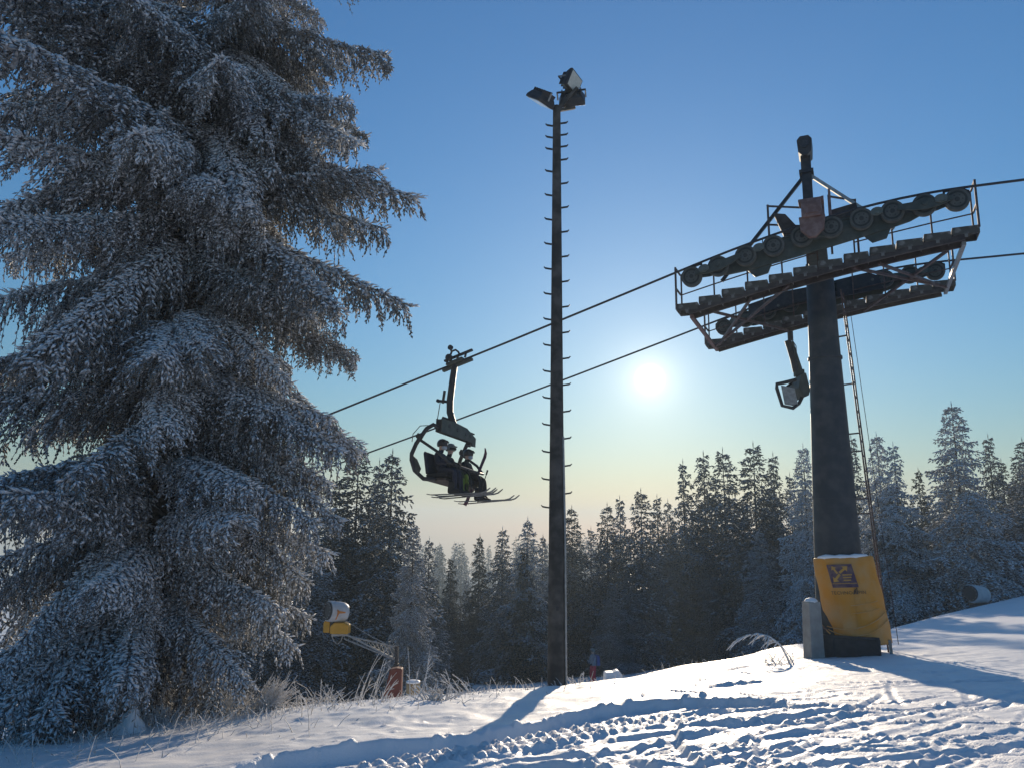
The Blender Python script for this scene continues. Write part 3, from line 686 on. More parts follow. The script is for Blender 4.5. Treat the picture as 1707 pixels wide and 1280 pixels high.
def battery(w, near_side):
    """roller battery on the rope at cross position w; near_side = -1 shows plates towards -Y"""
    mbm = MB(); n = 16; up_, dn = [], []
    for i in range(n):
        f = -2.1 + 4.2 * i / (n - 1); z = rope_z(f) - ZB; k = max(0, math.sin(math.pi * i / (n - 1))) ** .5
        up_.append((f, z - .20 + .09 * k)); dn.append((f, z - .26 - .10 - .26 * k))
    mbm.prism(up_ + dn[::-1], (0, w + .13 * -near_side, 0), (1, 0, 0), (0, 0, 1), (0, 1, 0), .07)
    main = mbm.build('roller_beam', 'steel_green', tower, bevel=.008)
    fb = MB()      # upper flange
    for i in range(n - 1): fb.bar((up_[i][0], w + .13 * -near_side, up_[i][1]), (up_[i + 1][0], w + .13 * -near_side, up_[i + 1][1]), .14, .03, Vector((0, 0, 1)))
    fb.build('flange', 'steel_green', main)
    ro = MB(); ro.lathe((0, 0, 0), (0, 1, 0), [(-.055, .10), (-.055, .185), (-.06, .19), (-.06, .225), (-.03, .226), (0, .212), (.03, .226), (.06, .225), (.06, .19), (.055, .185), (.055, .10)], 26); me_r = ro.mesh('roller', 'rubber')
    hb = MB(); hb.lathe((0, 0, 0), (0, 1, 0), [(-.066, .0), (-.066, .045), (-.045, .05), (-.042, .13), (-.058, .14), (-.058, .178), (.058, .178), (.058, .14), (.042, .13), (.045, .05), (.066, .045), (.066, 0)], 22)
    for k in range(6):
        a = k * math.pi / 3; hb.lathe((.095 * math.cos(a), -.05, .095 * math.sin(a)), (0, 1, 0), [(-.006, .0), (-.006, .014), (.006, .014), (.006, 0)], 6)
    me_h = hb.mesh('roller_hub', 'sheave')
    pos = []
    for i in range(10):
        f = -2.66 + 5.32 * i / 9; s = rope_s(f); nl = math.hypot(1, s); c = (f + s / nl * .245, w, rope_z(f) - ZB - .245 / nl)
        pos.append(c); r = link('roller', me_r, main, c); link('roller_hub', me_h, r) if False else link('hub', me_h, main, c)
    # rocker plates: outer groups carry a long front plate across rollers 2-3 and 8-9, centre a short one
    def rocker(i0, i1, h, ywall, name='rocker_beam'):
        a, c = Vector(pos[i0]), Vector(pos[i1]); d = (c - a).normalized(); nrm_ = Vector((-d.z, 0, d.x)); L = (c - a).length; m = MB()
        poly = [(-.06, -.02), (.12, -h * .35), (L * .5, -h * .62), (L - .12, -h * .35), (L + .06, -.02), (L + .05, .07), (L - .1, h * .30), (L * .5, h * .42), (.1, h * .30), (-.05, .07)]
        m.prism(poly, a + Vector((0, ywall, 0)), d, nrm_, (0, 1, 0), .05)
        m.lathe(a.lerp(c, .5) + Vector((0, ywall, -.03)), (0, 1, 0), [(-.05, 0), (-.05, .05), (.05, .05), (.05, 0)], 12)
        o = m.build(name, 'steel_green', main, bevel=.006); return o
    for a, c in ((0, 2), (7, 9)):
        pa = Vector(pos[a]).lerp(Vector(pos[a + 1]), .42); pc = Vector(pos[c - 1]).lerp(Vector(pos[c]), .58)
        for yy in (near_side * .125, -near_side * .115):
            m = MB(); d = (pc - pa).normalized(); nr = Vector((-d.z, 0, d.x)); L = (pc - pa).length
            m.prism([(-.16, -.03), (.1, -.10), (L * .5, -.13), (L - .1, -.10), (L + .16, -.03), (L + .14, .07), (L * .75, .07), (L * .5, .12), (L * .25, .07), (-.14, .07)], pa + Vector((0, yy, 0)), d, nr, (0, 1, 0), .045)
            m.lathe(pa.lerp(pc, .5) + Vector((0, yy, 0)), (0, 1, 0), [(-.045, 0), (-.045, .055), (.045, .055), (.045, 0)], 12)
            m.build('rocker_beam', 'steel_green', main, bevel=.006)
    # small pale half-round caps between paired rollers
    for i in (0, 2, 4, 6, 8):
        p = Vector(pos[i]).lerp(Vector(pos[i + 1]), .5); d = (Vector(pos[i + 1]) - Vector(pos[i])).normalized(); nr = Vector((-d.z, 0, d.x)); m = MB()
        poly = [(-.10, -.05), (.0, -.08), (.10, -.05)] + [(.115 * math.cos(t), .02 + .075 * math.sin(t)) for t in np.linspace(0, math.pi, 9)]
        m.prism(poly, p + Vector((0, near_side * .165, .02)), d, nr, (0, 1, 0), .035); m.lathe(p + Vector((0, near_side * .19, 0)), (0, 1, 0), [(-.02, 0), (-.02, .035), (.02, .035), (.02, 0)], 10)
        m.build('rocker_cap', 'cap', main)
    # rope catchers at both ends, mounting plates under the beam
    for i, sx in ((0, -1), (9, 1)):
        p = Vector(pos[i]); m = MB(); poly = [(-.24, .05), (-.24, .20), (-.12, .27), (.22, .27), (.24, .12), (.2, .12), (.18, .235), (-.12, .235), (-.2, .17), (-.2, .05)]
        m.prism([(x * -sx, z) for x, z in poly], p + Vector((0, -near_side * .09, 0)), (1, 0, rope_s(p.x)), (0, 0, 1), (0, 1, 0), .04); m.build('rope_catcher', 'dark', main)
    for f in (-1.2, 1.15):
        m = MB(); z = rope_z(f) - ZB; m.prism([(-.35, .02), (.35, .06), (.22, -.24), (-.05, -.30)], (f, w - near_side * .16, z - .46), (1, 0, 0), (0, 0, 1), (0, 1, 0), .05); m.build('gusset', 'steel_green', main)
    for f in (-1.0, .75): MB().tube([(f - .05, w, rope_z(f) - ZB - .12), (f - .05, w, rope_z(f) - ZB - .03), (f, w, rope_z(f) - ZB + .01), (f + .05, w, rope_z(f) - ZB - .03), (f + .05, w, rope_z(f) - ZB - .12)], .011, 6).build('lifting_eye', 'dark', main)
    return main
WN, WF = -GAUGE / 2, GAUGE / 2
bat_n = battery(WN, -1); bat_f = battery(WF, -1)

def catwalk(w, drop, f0, f1, nstep, rail_w, post_from=1):
    cz = lambda f: ZB and (ZL + (ZR - ZL) * (f + SPAN / 2) / SPAN + .10 * (1 - (2 * f / SPAN) ** 2)) - ZB - drop
    m = MB(); n = 9
    for yy in (-.22, .22):
        for i in range(n):
            a, c = f0 + .28 + (f1 - f0 - .56) * i / n, f0 + .28 + (f1 - f0 - .56) * (i + 1) / n
            m.bar((a, w + yy, cz(a) - .19), (c, w + yy, cz(c) - .19), .07, .12)
    beam = m.build('catwalk_beam', 'steel_rust', tower)
    L = (f1 - f0) / nstep
    st = MB(); st.box((0, 0, 0), (L * .93, .52, .035)); st.box((0, -.25, -.075), (L * .93, .02, .13)); st.box((0, .25, -.075), (L * .93, .02, .13)); st.box((L * .46, 0, -.075), (.02, .5, .13)); st.box((-L * .46, 0, -.075), (.02, .5, .13))
    st.box((0, -.255, -.16), (.06, .03, .09)); me_s = st.mesh('step', 'steel_frost')
    for i in range(nstep):
        f = f0 + L * (i + .5); link('step', me_s, beam, (f, w, cz(f)))
    npost = 8; pts = []
    for i in range(npost + 1):
        f = f0 + .04 + (f1 - f0 - .08) * i / npost; p0 = Vector((f, w + rail_w, cz(f) - .06)); p1 = Vector((f, w + rail_w, cz(f) + .92)); pts.append((p0, p1))
        MB().bar(p0, p1, .034).build('rail_post', 'rail', beam)
    for t, nm in ((1.0, 'handrail'), (.5, 'mid_rail')):
        for i0, i1 in ((0, npost // 2), (npost // 2 + 1, npost)):
            MB().tube([pts[i][0].lerp(pts[i][1], t) for i in range(i0, i1 + 1)], .015, 6).build(nm, 'rail', beam)
    for f, s in ((f0 + .02, 1), (f1 - .02, -1)):      # end guards
        m = MB(); a = Vector((f, w - rail_w, cz(f) - .06)); c = Vector((f, w + rail_w, cz(f) - .06)); h1 = Vector((0, 0, 1.0)); m.bar(a, a + h1, .042)
        for t in (.5, .98): m.bar(a + h1 * t, c + h1 * t, .034)
        m.build('end_rail', 'rail', beam)
    return beam, cz
cw_n, czn = catwalk(WN + .52, .72, -3.02, 3.05, 12, .27)
cw_f, czf = catwalk(WF - .52, .72, -3.0, 3.0, 12, .27)
# plan bracing between both catwalks
m = MB(); wa, wb = WN + .52, WF - .52
tie = lambda f, w, dz=-.24: Vector((f, w, (czn(f)) + dz))
for f in (-2.72, 2.78): MB().bar(tie(f, wa), tie(f, wb), .075).build('end_tie', 'steel_pink' if f < 0 else 'galv', tower)
for a, c in (((-2.7, wb - .5), (-.6, wa)), ((2.75, wb - .6), (.7, wa)), ((-.9, wb), (-2.3, wa + .2)), ((.95, wb), (2.5, wa + .4)), ((1.2, wa), (2.75, wb - .4)), ((-1.4, wa), (-2.6, wb - .4))):
    MB().bar(tie(a[0], a[1], -.26), tie(c[0], c[1], -.21), .055).build('diagonal_tie', 'rail', tower)
# cross arm through the tower head, with the faded red end fitting in front
HC = rope_z(0) - ZB
m = MB(); m.box((0, 0, HC - .20), (.42, GAUGE + .1, .36)); arm = m.build('crossarm', 'steel_green', tower, bevel=.015)
for w, s in ((WN, -1), (WF, -1)):
    m = MB(); m.box((-.02, w - .20, HC + .16), (.40, .34, .34)); m.box((-.02, w - .20, HC + .36), (.50, .30, .07)); m.prism([(-.26, .0), (.26, .0), (.22, -.30), (.05, -.46), (-.08, -.46), (-.24, -.28)], (-.02, w - .24, HC + .02), (1, 0, 0), (0, 0, 1), (0, 1, 0), .12)
    m.build('head_bracket', 'steel_pink', arm, bevel=.012)
    m = MB(); m.box((-.02, w - .385, HC + .15), (.26, .03, .20)); m.build('cover_plate', 'steel_pink', arm)
# lifting mast with hood and struts
MX, MW = -.10, WN + .75
m = MB(); m.bar((MX, MW, HC - .1), (MX, MW, HC + 2.05), .21, .21); mast = m.build('lifting_mast', 'dark', tower, bevel=.01)
m = MB(); m.prism([(-.14, -.18), (-.16, .10), (-.09, .19), (.09, .19), (.16, .10), (.14, -.18), (.05, -.28), (-.05, -.28)], (MX, MW, HC + 2.05), (1, 0, 0), (0, 0, 1), (0, 1, 0), .52); m.build('mast_hood', 'dark', mast, bevel=.015)
m = MB(); m.lathe((MX, MW - .27, HC + 2.03), (0, 1, 0), [(-.02, 0), (-.02, .09), (.02, .09), (.02, 0)], 14); m.build('pulley', 'rope', mast)
for f, mm in ((-2.05, 'dark'), (1.55, 'galv')):
    MB().bar((MX, MW, HC + 1.45), (f, MW, rope_z(f) - ZB - .35), .07).build('mast_strut', mm, mast)
m = MB(); m.box((MX, MW, HC + 1.45), (.3, .3, .08)); m.build('strut_collar', 'dark', mast)
# upper work platform round the tower head
m = MB()
for f, w in ((-.95, WN + .55), (-.2, WN + .95), (.85, WN + .95), (.32, WN + .5)): m.bar((f, w, HC - .6), (f, w, HC + .75), .045)
for z in (.28, .72): m.bar((-.95, WN + .55, HC + z), (-.2, WN + .95, HC + z), .035); m.bar((.32, WN + .5, HC + z), (.85, WN + .95, HC + z), .035)
m.build('platform_rail', 'rail', tower)
m = MB(); m.prism([(-.30, .26), (-.05, .20), (.16, -.10), (.10, -.30), (-.12, -.26)], (-.52, WN + .35, HC + .16), (1, 0, 0), (0, 0, 1), (0, 1, 0), .22); m.build('loudspeaker', 'steel_rust', tower, bevel=.02)
m = MB(); m.box((.62, WN + .55, HC + .28), (.52, .3, .26), Matrix.Rotation(R_(-10), 3, 'Y')); m.build('tool_box', 'steel_rust', tower, bevel=.01)
for f in (.20, .34): MB().bar((f, WN + .2, HC - .3), (f, WN + .2, HC + .62 + (f - .2)), .05).build('hoist_post', 'steel_pink', tower)
for w in (WF - .25, WF - .2):     # dark boards on the far battery
    pass
m = MB(); m.prism([(-1.9, -.35), (-.35, -.05), (-.35, .30), (-.9, .25), (-1.9, -.02)], (0, WF - .16, rope_z(-1.0) - ZB - .15), (1, 0, 0), (0, 0, 1), (0, 1, 0), .05); m.build('side_board', 'dark', tower)
m = MB(); m.prism([(.35, -.42), (1.45, -.30), (1.35, .05), (1.2, .12), (.35, .05)], (0, WF - .16, rope_z(.8) - ZB - .15), (1, 0, 0), (0, 0, 1), (0, 1, 0), .05); m.build('side_board', 'dark', tower)
# ladder on the right side, seen edge on, with stand-offs and a fall-arrest cable
LAD = Vector((.88, .10, 0)); LT = Vector((.28, .1, 0))
lad = MB(); lad.bar((LAD.x, LAD.y - .02, .1), (LT.x + .16, LT.y, HT - .6), .055, .035); ladder = lad.build('ladder', 'rail', tower)
lad = MB(); lad.bar((LAD.x + .05, LAD.y + .34, .1), (LT.x + .21, LT.y + .34, HT - .6), .055, .035); lad.build('ladder_rail', 'rail', ladder)
me_rg = MB().bar((0, 0, 0), (.04, .34, 0), .028).mesh('rung', 'rail')
for i in range(24):
    t = (i + .5) / 24; p = Vector((LAD.x, LAD.y, .1)).lerp(Vector((LT.x + .16, LT.y, HT - .6)), t); link('rung', me_rg, ladder, p)
for t in (.36, .40, .53, .58, .72, .86):
    z = .1 + (HT - .7) * t; fx = np.interp(z, [0, HT], [.54, .30]); x1 = LAD.x + (LT.x + .16 - LAD.x) * t
    MB().bar((fx * .9, .1, z), (x1, .1, z + .02), .05, .03).build('standoff', 'rail', ladder)
MB().tube([(LAD.x + .20, -.05, .3), (LT.x + .30, -.05, HT - .7)], .007, 5).build('safety_cable', 'rope', ladder)

# haul ropes: uphill and downhill strands
def haul_rope(w, label):
    fs = [-70, -50, -35, -25, -18, -12, -7, -4] + list(np.linspace(-SPAN / 2, SPAN / 2, 15)) + [4, 7, 12, 18, 25, 40, 60]
    pts = [Vector((0, 0, 0)) + U3 * f + W3 * w + Vector((TC.x, TC.y, rope_z(f))) for f in fs]
    m = MB(); o0 = pts[0]; m.tube([p - o0 for p in pts], .026, 8)
    o = m.build('haul_rope', 'rope', None, o0); return tag(o, label, 'rope', 'haul ropes of the chairlift')
haul_rope(WN, 'upper dark steel haul rope that carries the occupied chair')
haul_rope(WF, 'lower, farther steel haul rope running behind the occupied chair')

# ------------------------------------------------------------------ yellow impact pad, concrete post
PO = Vector((TB.x, TB.y, TB.z))
view = Vector((-TB.x, -TB.y, 0)).normalized(); side = Vector((-view.y, view.x, 0))       # pad faces the skiers coming from the camera side
right = -side if (-side).x > 0 else side
def arc_pad(r0, r1, half, z0, z1, lean, n=18, seg=10):
    vs, fs = [], []
    for j in range(seg + 1):
        z = z0 + (z1 - z0) * j / seg
        for ring, r in ((0, r1), (1, r0)):
            for i in range(n + 1):
                a = -half + 2 * half * i / n; bul = .012 * math.sin(j * 1.7 + i * .6) + .02 * math.sin(math.pi * j / seg)
                vs.append((lean * (z - z0) + (r + (bul if ring == 0 else 0)) * math.sin(a), -(r + (bul if ring == 0 else 0)) * math.cos(a), z))
    w = 2 * (n + 1)
    for j in range(seg):
        for i in range(n):
            o = j * w + i; fs.append((o, o + 1, o + w + 1, o + w)); q = o + n + 1; fs.append((q + 1, q, q + w, q + w + 1))
        for i in (0, n):
            o = j * w + i; q = o + n + 1; fs.append((o, o + w, q + w, q) if i == 0 else (o, q, q + w, o + w))
    for j in (0, seg):
        for i in range(n):
            o = j * w + i; q = o + n + 1; fs.append((o, q, q + 1, o + 1) if j == 0 else (o, o + 1, q + 1, q))
    return vs, fs
PADA = math.atan2(view.x, -view.y)
pad = thing('impact_pad', 'tilted yellow impact pad with violet arrow print strapped round the lift tower', 'safety pad', PO, PADA)
PZ0, PZ1, PLEAN, PR = .30, 2.12, -.15, .70
pv, pf = arc_pad(.50, PR, R_(62), PZ0, PZ1, PLEAN)
PSH = .36
m = MB(); m._add([(v[0] + PSH + .0, v[1], v[2] + .07 * v[0]) for v in pv], pf, True); po = m.build('cover', 'pad', pad, bevel=.03)
def on_pad(u, z, out=.006):
    a = u / PR; r = PR + out + .036
    x = PLEAN * (z - PZ0) + r * math.sin(a) + PSH; return Vector((x, -r * math.cos(a), z + .07 * x))
def decal(name, poly, matname, out, parent):
    """flat print: polygon in pad surface coordinates (u along the curve, z up)"""
    if name in ('print_panel', 'arrow', 'print_line'): poly = [(lx - .01 + (u - lx) * .86, 1.73 + (z - 1.70) * .86) for u, z in poly]
    us = [p[0] for p in poly]; n = max(1, int((max(us) - min(us)) / .05)); me = bpy.data.meshes.new(name); import bmesh
    bm = bmesh.new(); f = bm.faces.new([bm.verts.new((u, 0, z)) for u, z in poly])
    for k in range(1, n):
        x = min(us) + (max(us) - min(us)) * k / n
        bmesh.ops.bisect_plane(bm, geom=bm.verts[:] + bm.edges[:] + bm.faces[:], plane_co=(x, 0, 0), plane_no=(1, 0, 0))
    for v in bm.verts: v.co = on_pad(v.co.x, v.co.z, out)
    bm.to_mesh(me); bm.free(); me.materials.append(M[matname]); return link(name, me, parent)
lx = -.08
film = None if True else decal('frost_film', [(-.66, 1.05), (.70, .72), (.72, 2.02), (-.66, 2.04)], 'pad_frost', .002, po)
bandd = decal('yellow_band', [(lx - .20, .62), (lx + .05, .62), (lx + .16, 1.50), (lx - .24, 1.50)], 'pad', .005, po)
pr_ = decal('print_panel', [(lx - .26, 1.40), (lx + .31, 1.40), (lx + .26, 1.96), (lx - .30, 1.96)], 'violet', .008, po)
def arrow(cx, cz, ang, s):
    P = [(-.5, -.11), (.12, -.11), (.12, -.34), (.55, 0), (.12, .34), (.12, .11), (-.5, .11)]
    c, n = math.cos(ang), math.sin(ang); return [(cx + s * (x * c - y * n), cz + s * (x * n + y * c)) for x, y in P]
decal('arrow', arrow(lx + .06, 1.83, R_(38), .24), 'yprint', .011, pr_)
decal('arrow', arrow(lx - .13, 1.83, R_(118), .20), 'yprint', .011, pr_)
decal('arrow', arrow(lx - .12, 1.63, R_(228), .24), 'yprint', .011, pr_)
for k, z in enumerate((1.69, 1.625, 1.56)): decal('print_line', [(lx + .02, z), (lx + .22 - .02 * k, z), (lx + .22 - .02 * k, z + .028), (lx + .02, z + .028)], 'yprint', .011, pr_)
decal('print_line', [(lx - .25, 1.49), (lx + .29, 1.49), (lx + .29, 1.503), (lx - .25, 1.503)], 'yprint', .011, pr_)
def text_mesh(txt, size, matname, name, parent, fn):
    cu = bpy.data.curves.new(name, 'FONT'); cu.body = txt; cu.size = size; cu.align_x = 'CENTER'; cu.resolution_u = 2; cu.space_character = 1.05
    tmp = bpy.data.objects.new(name, cu); COL.objects.link(tmp); dg = bpy.context.evaluated_depsgraph_get(); dg.update()
    me = bpy.data.meshes.new_from_object(tmp.evaluated_get(dg)); bpy.data.objects.remove(tmp)
    for v in me.vertices: v.co = fn(v.co.x, v.co.y)
    me.materials.clear(); me.materials.append(M[matname]); me.name = name
    return link(name, me, parent)
text_mesh('TECHNO', .098, 'kprint', 'lettering', po, lambda x, y: on_pad(lx - .085 + x, 1.33 + y, .010))
text_mesh('LPIN', .098, 'kprint', 'lettering', po, lambda x, y: on_pad(lx + .275 + x, 1.33 + y, .010))
decal('letter_flame', [(lx + .125, 1.33), (lx + .165, 1.33), (lx + .205, 1.455), (lx + .19, 1.33), (lx + .215, 1.33), (lx + .225, 1.475), (lx + .15, 1.405)], 'kprint', .010, po)
# wrinkled plastic wrap straps
for k, (za, zb, sag) in enumerate(((.60, .78, .20), (.66, .95, .16), (.95, 1.05, .06), (1.1, 1.2, .05))):
    pts = [on_pad(-.68 + 1.36 * t, za + (zb - za) * t - sag * math.sin(math.pi * t), .006) for t in np.linspace(0, 1, 16)]
    if k > 1: pts = pts[7:14]
    MB().tube(pts, .010 if k < 2 else .006, 5).build('wrap_fold', 'pad_frost', po)
MB().tube([on_pad(-.66, .55), on_pad(-.66, .55) + Vector((-.30, .1, .22)), on_pad(-.66, .55) + Vector((-.36, .16, .30))], .022, 6).build('tether', 'steel_pink', po)
MB().tube([on_pad(-.62, .5), on_pad(-.62, .5) + Vector((-.26, .15, .26))], .018, 6).build('tether', 'pad_frost', po)
for u in (.58,): MB().bar(on_pad(u, .36) + Vector((0, .06, 0)), on_pad(u, .36) + Vector((.03, .06, -.62)), .06).build('prop_leg', 'concrete', po)
sn = MB()
tops = [on_pad(-.60 + 1.2 * t, PZ1 - .02, -.09) for t in np.linspace(0, 1, 12)]
sn.tube(tops, [.03, .05, .07, .06, .045, .06, .05, .04, .06, .05, .045, .03], 7); sn.build('snow_cap', 'snow', po)
cp = on_ground(1346, 17.0); cp.z -= .05
post = thing('concrete_post', 'weathered concrete post with a snow cap beside the lift tower', 'post', cp, .25)
m = MB(); m.box((0, 0, .55), (.33, .30, 1.3), None, .86); m.build('shaft', 'concrete', post, bevel=.015)
m = MB(); m.lathe((0, 0, 1.19), (0, 0, 1), [(0, .13), (.03, .14), (.07, .10), (.09, .03)], 10); m.build('snow_cap', 'snow', post)

# ------------------------------------------------------------------ people
def body_mesh(name, joints, edges, mats, matfn, root=0, sub=2):
    """one continuous skinned figure; joints = [(xyz, radius)]"""
    me = bpy.data.meshes.new(name); me.from_pydata([j[0] for j in joints], edges, [])
    o = bpy.data.objects.new(name, me); COL.objects.link(o)
    o.modifiers.new('skin', 'SKIN')
    sv = me.skin_vertices[0].data
    for i, j in enumerate(joints):
        r = j[1]; sv[i].radius = (r, r) if isinstance(r, (int, float)) else r; sv[i].use_root = (i == root)
    sm = o.modifiers.new('sub', 'SUBSURF'); sm.levels = sub; sm.render_levels = sub
    dg = bpy.context.evaluated_depsgraph_get(); dg.update()
    out = bpy.data.meshes.new_from_object(o.evaluated_get(dg)); bpy.data.objects.remove(o)
    out.materials.clear()
    for m_ in mats: out.materials.append(M[m_])
    for p in out.polygons: p.use_smooth = True; p.material_index = matfn(p.center)
    out.name = name; return out
def ellipsoid(mb, c, r, n=14, mrings=9, zmin=-1.0, rot=None):
    c = Vector(c); vs = []; fs = []
    for i in range(mrings + 1):
        z = zmin + (1 - zmin) * i / mrings; q = math.sqrt(max(0, 1 - z * z))
        for k in range(n):
            t = 2 * math.pi * k / n; p = Vector((r[0] * q * math.cos(t), r[1] * q * math.sin(t), r[2] * z)); vs.append(c + (rot @ p if rot else p))
    for i in range(mrings):
        for k in range(n): fs.append((i * n + k, i * n + (k + 1) % n, (i + 1) * n + (k + 1) % n, (i + 1) * n + k))
    fs.append(tuple(range(n - 1, -1, -1))); mb._add(vs, fs, True)
def ski_mesh(L, w, m):
    b = MB(); n = 14; vs = []; fs = []
    for i in range(n + 1):
        t = i / n; x = L * (t - .46); up_ = .10 * max(0, (t - .86) / .14) ** 2 + .02 * max(0, (.05 - t) / .05); ww = w * (1 - .28 * math.sin(math.pi * t)) * (1 if t < .9 else max(.25, 1 - (t - .9) * 7))
        for s, z in ((-1, 0), (1, 0), (1, .018), (-1, .018)): vs.append((x, s * ww / 2, up_ + z))
    for i in range(n):
        o = i * 4
        for k in range(4): fs.append((o + k, o + (k + 1) % 4, o + 4 + (k + 1) % 4, o + 4 + k))
    fs += [(3, 2, 1, 0), (n * 4, n * 4 + 1, n * 4 + 2, n * 4 + 3)]
    b._add(vs, fs); return b.mesh('ski', m)
def head_parts(root, hc, yaw, helmet_mat, mask, goggles):
    """helmet, goggles, face cover on a head centred at hc looking along yaw (local)"""
    Rz = Matrix.Rotation(yaw, 3, 'Z'); hc = Vector(hc); b = MB(); ellipsoid(b, hc + Rz @ Vector((-.012, 0, .03)), (.135, .118, .128), 16, 9, -.45, Rz)
    he = b.build('helmet', helmet_mat, root)
    b = MB(); b.prism([(-.02, -.02), (.045, -.02), (.05, .01), (-.02, .025)], hc + Rz @ Vector((.09, 0, .07)), Rz @ Vector((1, 0, 0)), (0, 0, 1), Rz @ Vector((0, 1, 0)), .15); b.build('visor', helmet_mat, he)
    b = MB(); pts = [hc + Rz @ Vector((.115 * math.cos(t), .102 * math.sin(t), goggles)) for t in np.linspace(-1.1, 1.1, 9)]; b.tube(pts, .028, 8); b.build('goggles', 'orange' if goggles > .2 else 'blackcloth', root)
    if mask:
        b = MB(); ellipsoid(b, hc + Rz @ Vector((.055, 0, -.065)), (.065, .072, .055), 12, 7, -1, Rz); b.build('face_mask', 'maskcloth', root)
    b = MB(); b.prism([(0, .012), (.035, -.018), (0, -.022)], hc + Rz @ Vector((.088, 0, -.015)), Rz @ Vector((1, 0, 0)), (0, 0, 1), Rz @ Vector((0, 1, 0)), .022); b.build('nose', 'skin', root)
def hand_joints(J, E, wrist, w, dirv, thumb, curl, r=.021):
    """palm and five fingers as chains growing from joint index `wrist` at w"""
    d = Vector(dirv).normalized(); t = Vector(thumb); t = (t - d * t.dot(d)).normalized(); c = Vector(curl)
    p = Vector(w) + d * .05; J.append((p, .040)); pi = len(J) - 1; E.append((wrist, pi))
    for k, (off, ln) in enumerate(((-.033, .055), (-.011, .068), (.011, .072), (.033, .064))):
        a = p + d * .045 + t * off; J.append((a, .016)); E.append((pi, len(J) - 1)); e = a + (d * .55 + c * .85).normalized() * ln; J.append((e, .014)); E.append((len(J) - 2, len(J) - 1))
    a = p + t * .05 - d * .005; J.append((a, .017)); E.append((pi, len(J) - 1)); J.append((a + (d * .7 + c * .5 + t * .2) * .045, .015)); E.append((len(J) - 2, len(J) - 1))

def seated_person(mat4, label, jacket, trousers, helmet, headyaw, mask, gog, scale=1.0, arms='bar', ski_m='skidark'):
    root = thing('person', label, 'person', (0, 0, 0), 0, 'riders on the chair', mat4)
    J = [((0, 0, .10), .155), ((-.03, 0, .28), .15), ((-.05, 0, .46), .165), ((-.04, 0, .57), .095), ((-.015, 0, .64), .062), ((.0, 0, .72), .088), ((.012, 0, .80), .092)]
    E = [(0, 1), (1, 2), (2, 3), (3, 4), (4, 5), (5, 6)]
    for s in (-1, 1):
        i = len(J); hand = (.36, s * .17, .30) if arms == 'bar' else (.34, s * .10, .16)
        J += [((-.04, s * .19, .50), .078), ((.05, s * .27, .27), .062), (hand, .045)]; E += [(2, i), (i, i + 1), (i + 1, i + 2)]
        hand_joints(J, E, i + 2, hand, (1, -s * .15, -.1), (0, -s * 1, .35), (0, 0, -1))
        i = len(J); J += [((.06, s * .10, .08), .105), ((.46, s * .13, .10), .078), ((.50, s * .13, -.16), .066), ((.50, s * .13, -.38), .062), ((.60, s * .13, -.42), .052)]; E += [(0, i), (i, i + 1), (i + 1, i + 2), (i + 2, i + 3), (i + 3, i + 4)]
    me = body_mesh('body', [(Vector(p) * scale, r * scale) for p, r in J], E, [jacket, trousers, 'skin', 'blackcloth'],
                   lambda c: 2 if c.z > .645 * scale else (1 if (c.z < .17 * scale and not (c.z > .12 * scale and c.x < -.0)) and not (arms != 'bar' and c.z > .12 * scale) else (3 if c.x > .33 * scale else 0)))
    link('body', me, root)
    head_parts(root, Vector((.01, 0, .775)) * scale, headyaw, helmet, mask, gog)
    sk = ski_mesh(1.62, .095, M[ski_m])
    for s in (-1, 1):
        b = MB(); b.prism([(-.14, -.07), (.17, -.07), (.17, -.01), (.03, .05), (.02, .20), (-.13, .22), (-.15, .0)], Vector((.50, s * .13, -.42)) * scale, (1, 0, 0), (0, 0, 1), (0, 1, 0), .115); b.build('ski_boot', 'blackcloth', root, bevel=.02)
        o = link('ski', sk, root, Vector((.56, s * .15, -.52)) * scale); o.rotation_euler = (0, R_(-3 - s * 1.5), R_(s * 2.0))
        b = MB(); b.box((.38 * scale, s * .15, -.475 * scale), (.10, .07, .06)); b.box((.72 * scale, s * .15, -.475 * scale), (.09, .07, .05)); b.build('binding', 'dark', root) if False else None
    return root

# ------------------------------------------------------------------ occupied chair
lo, hi = -12.0, -2.9
def pxof(p):
    p = Vector(p); return 853.5 + FPX * p.dot(rt) / p.dot(fw), 640 - FPX * p.dot(up) / p.dot(fw)
def line_pt(f, w): return Vector((TC.x, TC.y, 0)) + U3 * f + W3 * w + Vector((0, 0, rope_z(f)))
for _ in range(50):
    mid = (lo + hi) / 2
    if pxof(line_pt(mid, WN))[0] < 760: lo = mid
    else: hi = mid
FCH = (lo + hi) / 2
gp = line_pt(FCH, WN)
chair_m = Matrix.Translation(gp) @ Matrix.Rotation(-LA, 4, 'Z') @ Matrix.Rotation(R_(-4.5), 4, 'X')
ch = thing('chairlift_chair', 'occupied chairlift chair hanging below the upper rope', 'chairlift chair', (0, 0, 0), 0, None, chair_m)
sl = math.atan(SL); Rs = Matrix.Rotation(-sl, 3, 'Y')
m = MB(); m.box((.05, 0, -.05), (.85, .10, .07), Rs); m.box((0, -.02, .02), (.45, .16, .10), Rs); grip = m.build('grip', 'steel_green', ch, bevel=.012)
m = MB(); m.box(Rs @ Vector((.12, -.02, .16)), (.80, .07, .05), Rs); m.build('grip_lever', 'dark', grip)
for x in (-.25, .05, .28): MB().bar(Rs @ Vector((x, -.02, .04)), Rs @ Vector((x + .06, -.02, .16)), .04).build('grip_spring', 'dark', grip)
m = MB(); m.lathe((-.17, -.06, .14), (0, 1, 0), [(-.05, 0), (-.05, .085), (.05, .085), (.05, 0)], 16); m.build('guide_roller', 'dark', grip)
